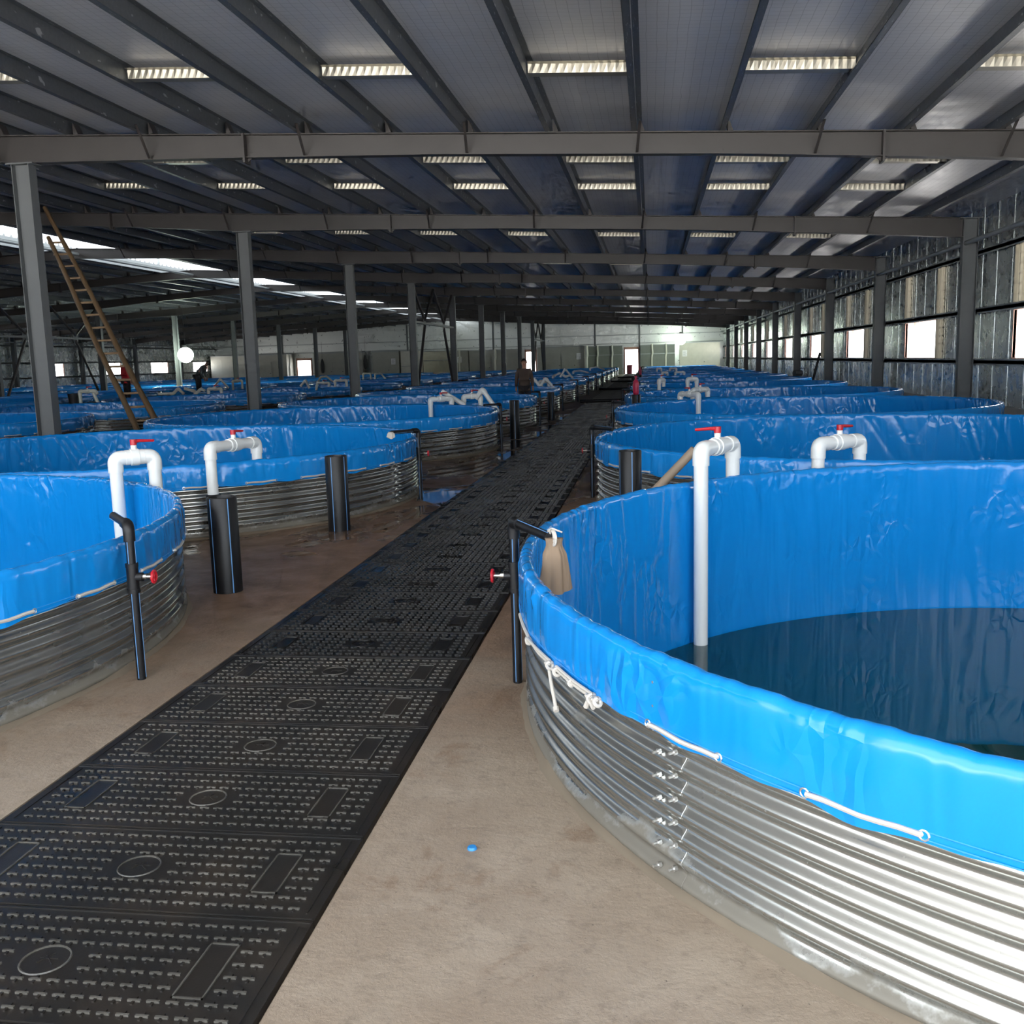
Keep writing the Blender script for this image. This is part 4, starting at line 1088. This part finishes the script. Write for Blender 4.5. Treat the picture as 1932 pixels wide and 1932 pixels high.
# ------------------------------------------------------------------ people
def skin_body(name, joints, edges, m, parent):
    me=bpy.data.meshes.new(name); names=list(joints); me.from_pydata([joints[k][0] for k in names],[(names.index(a),names.index(b)) for a,b in edges],[])
    o=bpy.data.objects.new(name,me); C.objects.link(o)
    sk=o.modifiers.new('s','SKIN'); sk.use_smooth_shade=True
    for i,k in enumerate(names):
        r=joints[k][1]; r=(r,r) if isinstance(r,(int,float)) else r
        me.skin_vertices[0].data[i].radius=r; me.skin_vertices[0].data[i].use_root=(k=='pelvis')
    ss=o.modifiers.new('u','SUBSURF'); ss.levels=2; ss.render_levels=2
    dg=bpy.context.evaluated_depsgraph_get(); dg.update()
    m2=bpy.data.meshes.new_from_object(o.evaluated_get(dg)); o.modifiers.clear(); o.data=m2
    m2.materials.clear(); m2.materials.append(m)
    m2.polygons.foreach_set('use_smooth',[True]*len(m2.polygons)); o.parent=parent; return o
SKIN=plain('skin',(.33,.17,.11),.6); HAIR=plain('black_hair',(.008,.007,.007),.5); VEST=steel_paint('brown_checked_vest',(.075,.050,.038),.9)
SLEEVE=plain('grey_sleeve',(.14,.13,.12),.9); TROU=plain('dark_trousers',(.02,.018,.02),.9); REDJ=plain('red_jacket',(.5,.02,.03),.8); GREYJ=plain('grey_work_jacket',(.10,.12,.12),.9)
def hand(parent, wrist, d, m):
    """small relaxed hand: palm and five curled fingers"""
    mb=MB(); w=Vector(wrist); d=Vector(d).normalized(); s=d.cross(Vector((1,0,0)));
    if s.length<.1: s=Vector((0,1,0))
    s.normalize(); n_=s.cross(d)
    mb.tube([w,w+d*.03,w+d*.075,w+d*.09],.03,8,rs=[.022,.03,.032,.022])
    for i,(o,l) in enumerate(((-.026,.06),(-.009,.072),(.009,.068),(.025,.052))):
        a=w+d*.08+s*o; mb.tube([a,a+d*l*.5+n_*.004,a+d*l*.85+n_*.02,a+d*l+n_*.032],.008,6,rs=[.009,.0085,.008,.005])
    a=w+d*.03-s*.028; mb.tube([a,a+d*.035-s*.022,a+d*.06-s*.02+n_*.01],.009,6,rs=[.011,.01,.006])
    mb.build('hand',m,parent,True,80)
def person(label, loc, rz, top, bent=0., arms='down', ponytail=False, cap=None, h=1.66):
    t=thing('person',label,'person',loc,rz); k=h/1.66
    V=lambda x,y,z:(Vector((x,y,z))*k)
    def b(x,y,z):      # bend the upper body forward (towards +y) about the hips
        if z<=.92 or bent==0: return V(x,y,z)
        q=Vector((x,y,z-.92)); q=Matrix.Rotation(-bent,3,'X')@q; return q*k+V(0,0,.92)
    J={'pelvis':(V(0,0,.92),(.15,.105)),'waist':(b(0,0,1.06),(.125,.09)),'chest':(b(0,0,1.24),(.155,.105)),'neckb':(b(0,0,1.38),(.085,.07)),'neck':(b(0,.005,1.44),(.05,.05)),'head0':(b(0,.015,1.50),(.065,.075)),'head1':(b(0,.02,1.575),(.075,.09)),'head2':(b(0,.01,1.63),(.05,.06))}
    E=[('pelvis','waist'),('waist','chest'),('chest','neckb'),('neckb','neck'),('neck','head0'),('head0','head1'),('head1','head2')]
    for s,n in ((-1,'l'),(1,'r')):
        J['hip'+n]=(V(s*.09,0,.86),(.10,.10)); J['knee'+n]=(V(s*.10,.02,.48),.062); J['ank'+n]=(V(s*.105,-.01,.09),.042); J['toe'+n]=(V(s*.115,.15,.035),(.042,.03))
        J['sh'+n]=(b(s*.165,0,1.345),.06)
        if arms=='down': J['el'+n]=(b(s*.225,-.03,1.08),.043); J['wr'+n]=(b(s*.235,.05,.86),.03)
        else: J['el'+n]=(b(s*.22,.12,1.12),.043); J['wr'+n]=(b(s*.14,.32,1.02),.03)
        E+=[('pelvis','hip'+n),('hip'+n,'knee'+n),('knee'+n,'ank'+n),('ank'+n,'toe'+n),('chest','sh'+n),('sh'+n,'el'+n),('el'+n,'wr'+n)]
    J={a:(v[0],v[1] if not isinstance(v[1],tuple) else tuple(x*k for x in v[1])) for a,v in J.items()}
    body=skin_body('body',J,E,SKIN,t)
    # clothing: same limbs, slightly fuller
    up={a:J[a] for a in ('pelvis','waist','chest','neckb','shl','shr','ell','elr','wrl','wrr')}
    up={a:(v[0], tuple(x*1.13+.006 for x in v[1]) if isinstance(v[1],tuple) else v[1]*1.22+.004) for a,v in up.items()}
    up['hem']=(V(0,0,.80),(.165*k,.12*k))
    for n in 'lr': up['wr'+n]=(up['el'+n][0].lerp(up['wr'+n][0],.86), up['wr'+n][1])
    skin_body('jacket',up,[('hem','pelvis'),('pelvis','waist'),('waist','chest'),('chest','neckb'),('chest','shl'),('shl','ell'),('ell','wrl'),('chest','shr'),('shr','elr'),('elr','wrr')],top,t)
    lo={a:J[a] for a in ('pelvis','hipl','hipr','kneel','kneer','ankl','ankr')}
    lo={a:(v[0], tuple(x*1.07+.004 for x in v[1]) if isinstance(v[1],tuple) else v[1]*1.25+.006) for a,v in lo.items()}
    skin_body('trousers',lo,[('pelvis','hipl'),('hipl','kneel'),('kneel','ankl'),('pelvis','hipr'),('hipr','kneer'),('kneer','ankr')],TROU,t)
    mb=MB(); c=J['head1'][0]; up_=(J['head2'][0]-J['head0'][0]).normalized(); fw=up_.cross(Vector((1,0,0)))*-1
    n=20
    o=len(mb.v); rings=[]
    for i in range(9):
        a=i/8*PI*.62
        for j in range(n):
            p=2*PI*j/n; q=Vector((math.sin(a)*math.cos(p)*.092, math.sin(a)*math.sin(p)*.108-.012, math.cos(a)*.112))
            mb.v.append(tuple(c+Vector((q.x,0,0))*k+fw*-(-q.y)*k*(1)+up_*(q.z-.0)*k))
    for i in range(8):
        for j in range(n):
            pm_=2*PI*(j+.5)/n
            if i>=4 and math.sin(pm_)>.15: continue     # leave the face free
            mb.f.append((i*n+j,i*n+(j+1)%n,(i+1)*n+(j+1)%n,(i+1)*n+j)); mb.m.append(0)
    if ponytail:
        a=c-fw*.10*k+up_*.03*k; mb.tube([a,a-fw*.045*k-up_*.01*k,a-fw*.06*k-up_*.08*k,a-fw*.05*k-up_*.15*k,a-fw*.04*k-up_*.19*k],.03,10,rs=[.028,.036,.036,.024,.008])
    mb.build('hair',cap or HAIR,t,True,80)
    mb=MB()
    for s in (-1,1):
        e=c+Vector((s*.03*k,0,0))+fw*.083*k+up_*.005*k; mb.tube([e,e+fw*.006],.010,8,0)
    e=c+fw*.086*k; mb.tube([e+up_*.0,e+fw*.016-up_*.03*k,e-up_*.038*k],.009,6,1,rs=[.006,.012,.01])
    e=c+fw*.084*k-up_*.062*k; mb.tube([e-Vector((.02,0,0)),e+fw*.005,e+Vector((.02,0,0))],.006,6,2)
    mb.build('face',[TROU,SKIN,M['red']],t,True)
    for s in (-1,1):
        mb=MB(); e=c+Vector((s*.077*k,0,0)); mb.tube([e-up_*.03,e+up_*.0+Vector((s*.01,0,0)),e+up_*.028],.012,6,rs=[.008,.013,.01]); mb.build('ear',SKIN,t,True)
    for n in 'lr':
        d=(J['wr'+n][0]-J['el'+n][0]); hand(t,J['wr'+n][0],d,SKIN)
    return t
person('person in a brown vest with a ponytail, seen from behind among the left tanks', (-3.60,28.42,0), .12, VEST, ponytail=True, h=1.68)
person('person in grey bending forward in front of the far left grey cabin wall', (-19.4,40.7,.45), -1.5, GREYJ, bent=.75, arms='fwd', h=1.75)
person('person in a red jacket far left, seen behind the ladder', (-19.55,35.0,.42), -.6, REDJ, h=1.7)
for (x,y,h,l) in ((-19.4,40.7,.45,'low wooden crate under the bending person'),(-19.55,35.0,.42,'low wooden crate under the person in red')):
    t=thing('step_crate',l,'crate',(x,y,0)); mb=MB(); 
    for s in (-1,1):
        mb.box(-.3,.3,s*.28-.01,s*.28+.01,.0,h-.02); mb.box(s*.3-.01,s*.3+.01,-.28,.28,0,h-.02)
    mb.box(-.32,.32,-.3,.3,h-.02,h); mb.build('boards',M['stick'],t)

# ------------------------------------------------------------------ world, daylight portals, camera
w=bpy.data.worlds.new('World'); bpy.context.scene.world=w; w.use_nodes=True; nt=w.node_tree; bg=nt.nodes['Background']
tc=N(nt,'ShaderNodeTexCoord'); xyz=N(nt,'ShaderNodeSeparateXYZ'); nt.links.new(tc.outputs['Generated'],xyz.inputs[0])
rp=ramp(nt, mrange(nt,xyz.outputs['Z'],-1,1,0,1), [(0,(.92,.90,.86)),(.485,(1.0,.98,.94)),(.515,(.40,.43,.46)),(1,(.33,.37,.42))])  # lower half made brighter than the sky, added to fill the dark ceiling
nt.links.new(rp,bg.inputs['Color']); bg.inputs['Strength'].default_value=2.6
def portal(name,loc,rot,sx,sy):
    l=bpy.data.lights.new(name,'AREA'); l.shape='RECTANGLE'; l.size=sx; l.size_y=sy; l.cycles.is_portal=True
    o=bpy.data.objects.new(name,l); C.objects.link(o); o.location=loc; o.rotation_euler=rot
portal('window_daylight_right',(XR+.03,46,1.91),(0,PI/2,0),1.05,105)
portal('window_daylight_left',(XL-.03,75,1.91),(0,-PI/2,0),1.05,52)
portal('ridge_daylight_right',(RIDGE+1.9,48,zr+.75),(0,PI/2,0),1.1,106)
portal('ridge_daylight_left',(RIDGE-1.9,48,zr+.75),(0,-PI/2,0),1.1,106)
portal('entrance_daylight',((EX0+EX1)/2,YBACK-.03,2.6),(-PI/2,0,0),EX1-EX0,5.2)

cd=bpy.data.cameras.new('Camera'); cam=bpy.data.objects.new('Camera',cd); C.objects.link(cam); bpy.context.scene.camera=cam
f_,yaw,pitch,roll=1854.41,.1421,.1527,-.0278
F=Vector((-math.sin(yaw)*math.cos(pitch),math.cos(yaw)*math.cos(pitch),-math.sin(pitch))); r_=Vector((math.cos(yaw),math.sin(yaw),0)); u_=r_.cross(F)
r2=r_*math.cos(roll)+u_*math.sin(roll); u2=-r_*math.sin(roll)+u_*math.cos(roll)
Mx=Matrix((r2,u2,-F)).transposed().to_4x4(); Mx.translation=(0,0,1.65); cam.matrix_world=Mx
cd.sensor_width=36; cd.lens=f_/1932*36; cd.clip_start=.05; cd.clip_end=400

sc=bpy.context.scene
sc.view_settings.view_transform='Standard'; sc.view_settings.look='None'; sc.view_settings.gamma=1; sc.view_settings.use_curve_mapping=False
sc.view_settings.exposure=2.35
sc.cycles.use_denoising=True
sc.cycles.max_bounces=7; sc.cycles.diffuse_bounces=4; sc.cycles.glossy_bounces=4; sc.cycles.transmission_bounces=2
sc.cycles.caustics_reflective=True; sc.cycles.sample_clamp_indirect=6
sc.cycles.use_adaptive_sampling=True; sc.cycles.adaptive_threshold=.04; sc.cycles.adaptive_min_samples=12; sc.cycles.time_limit=1100
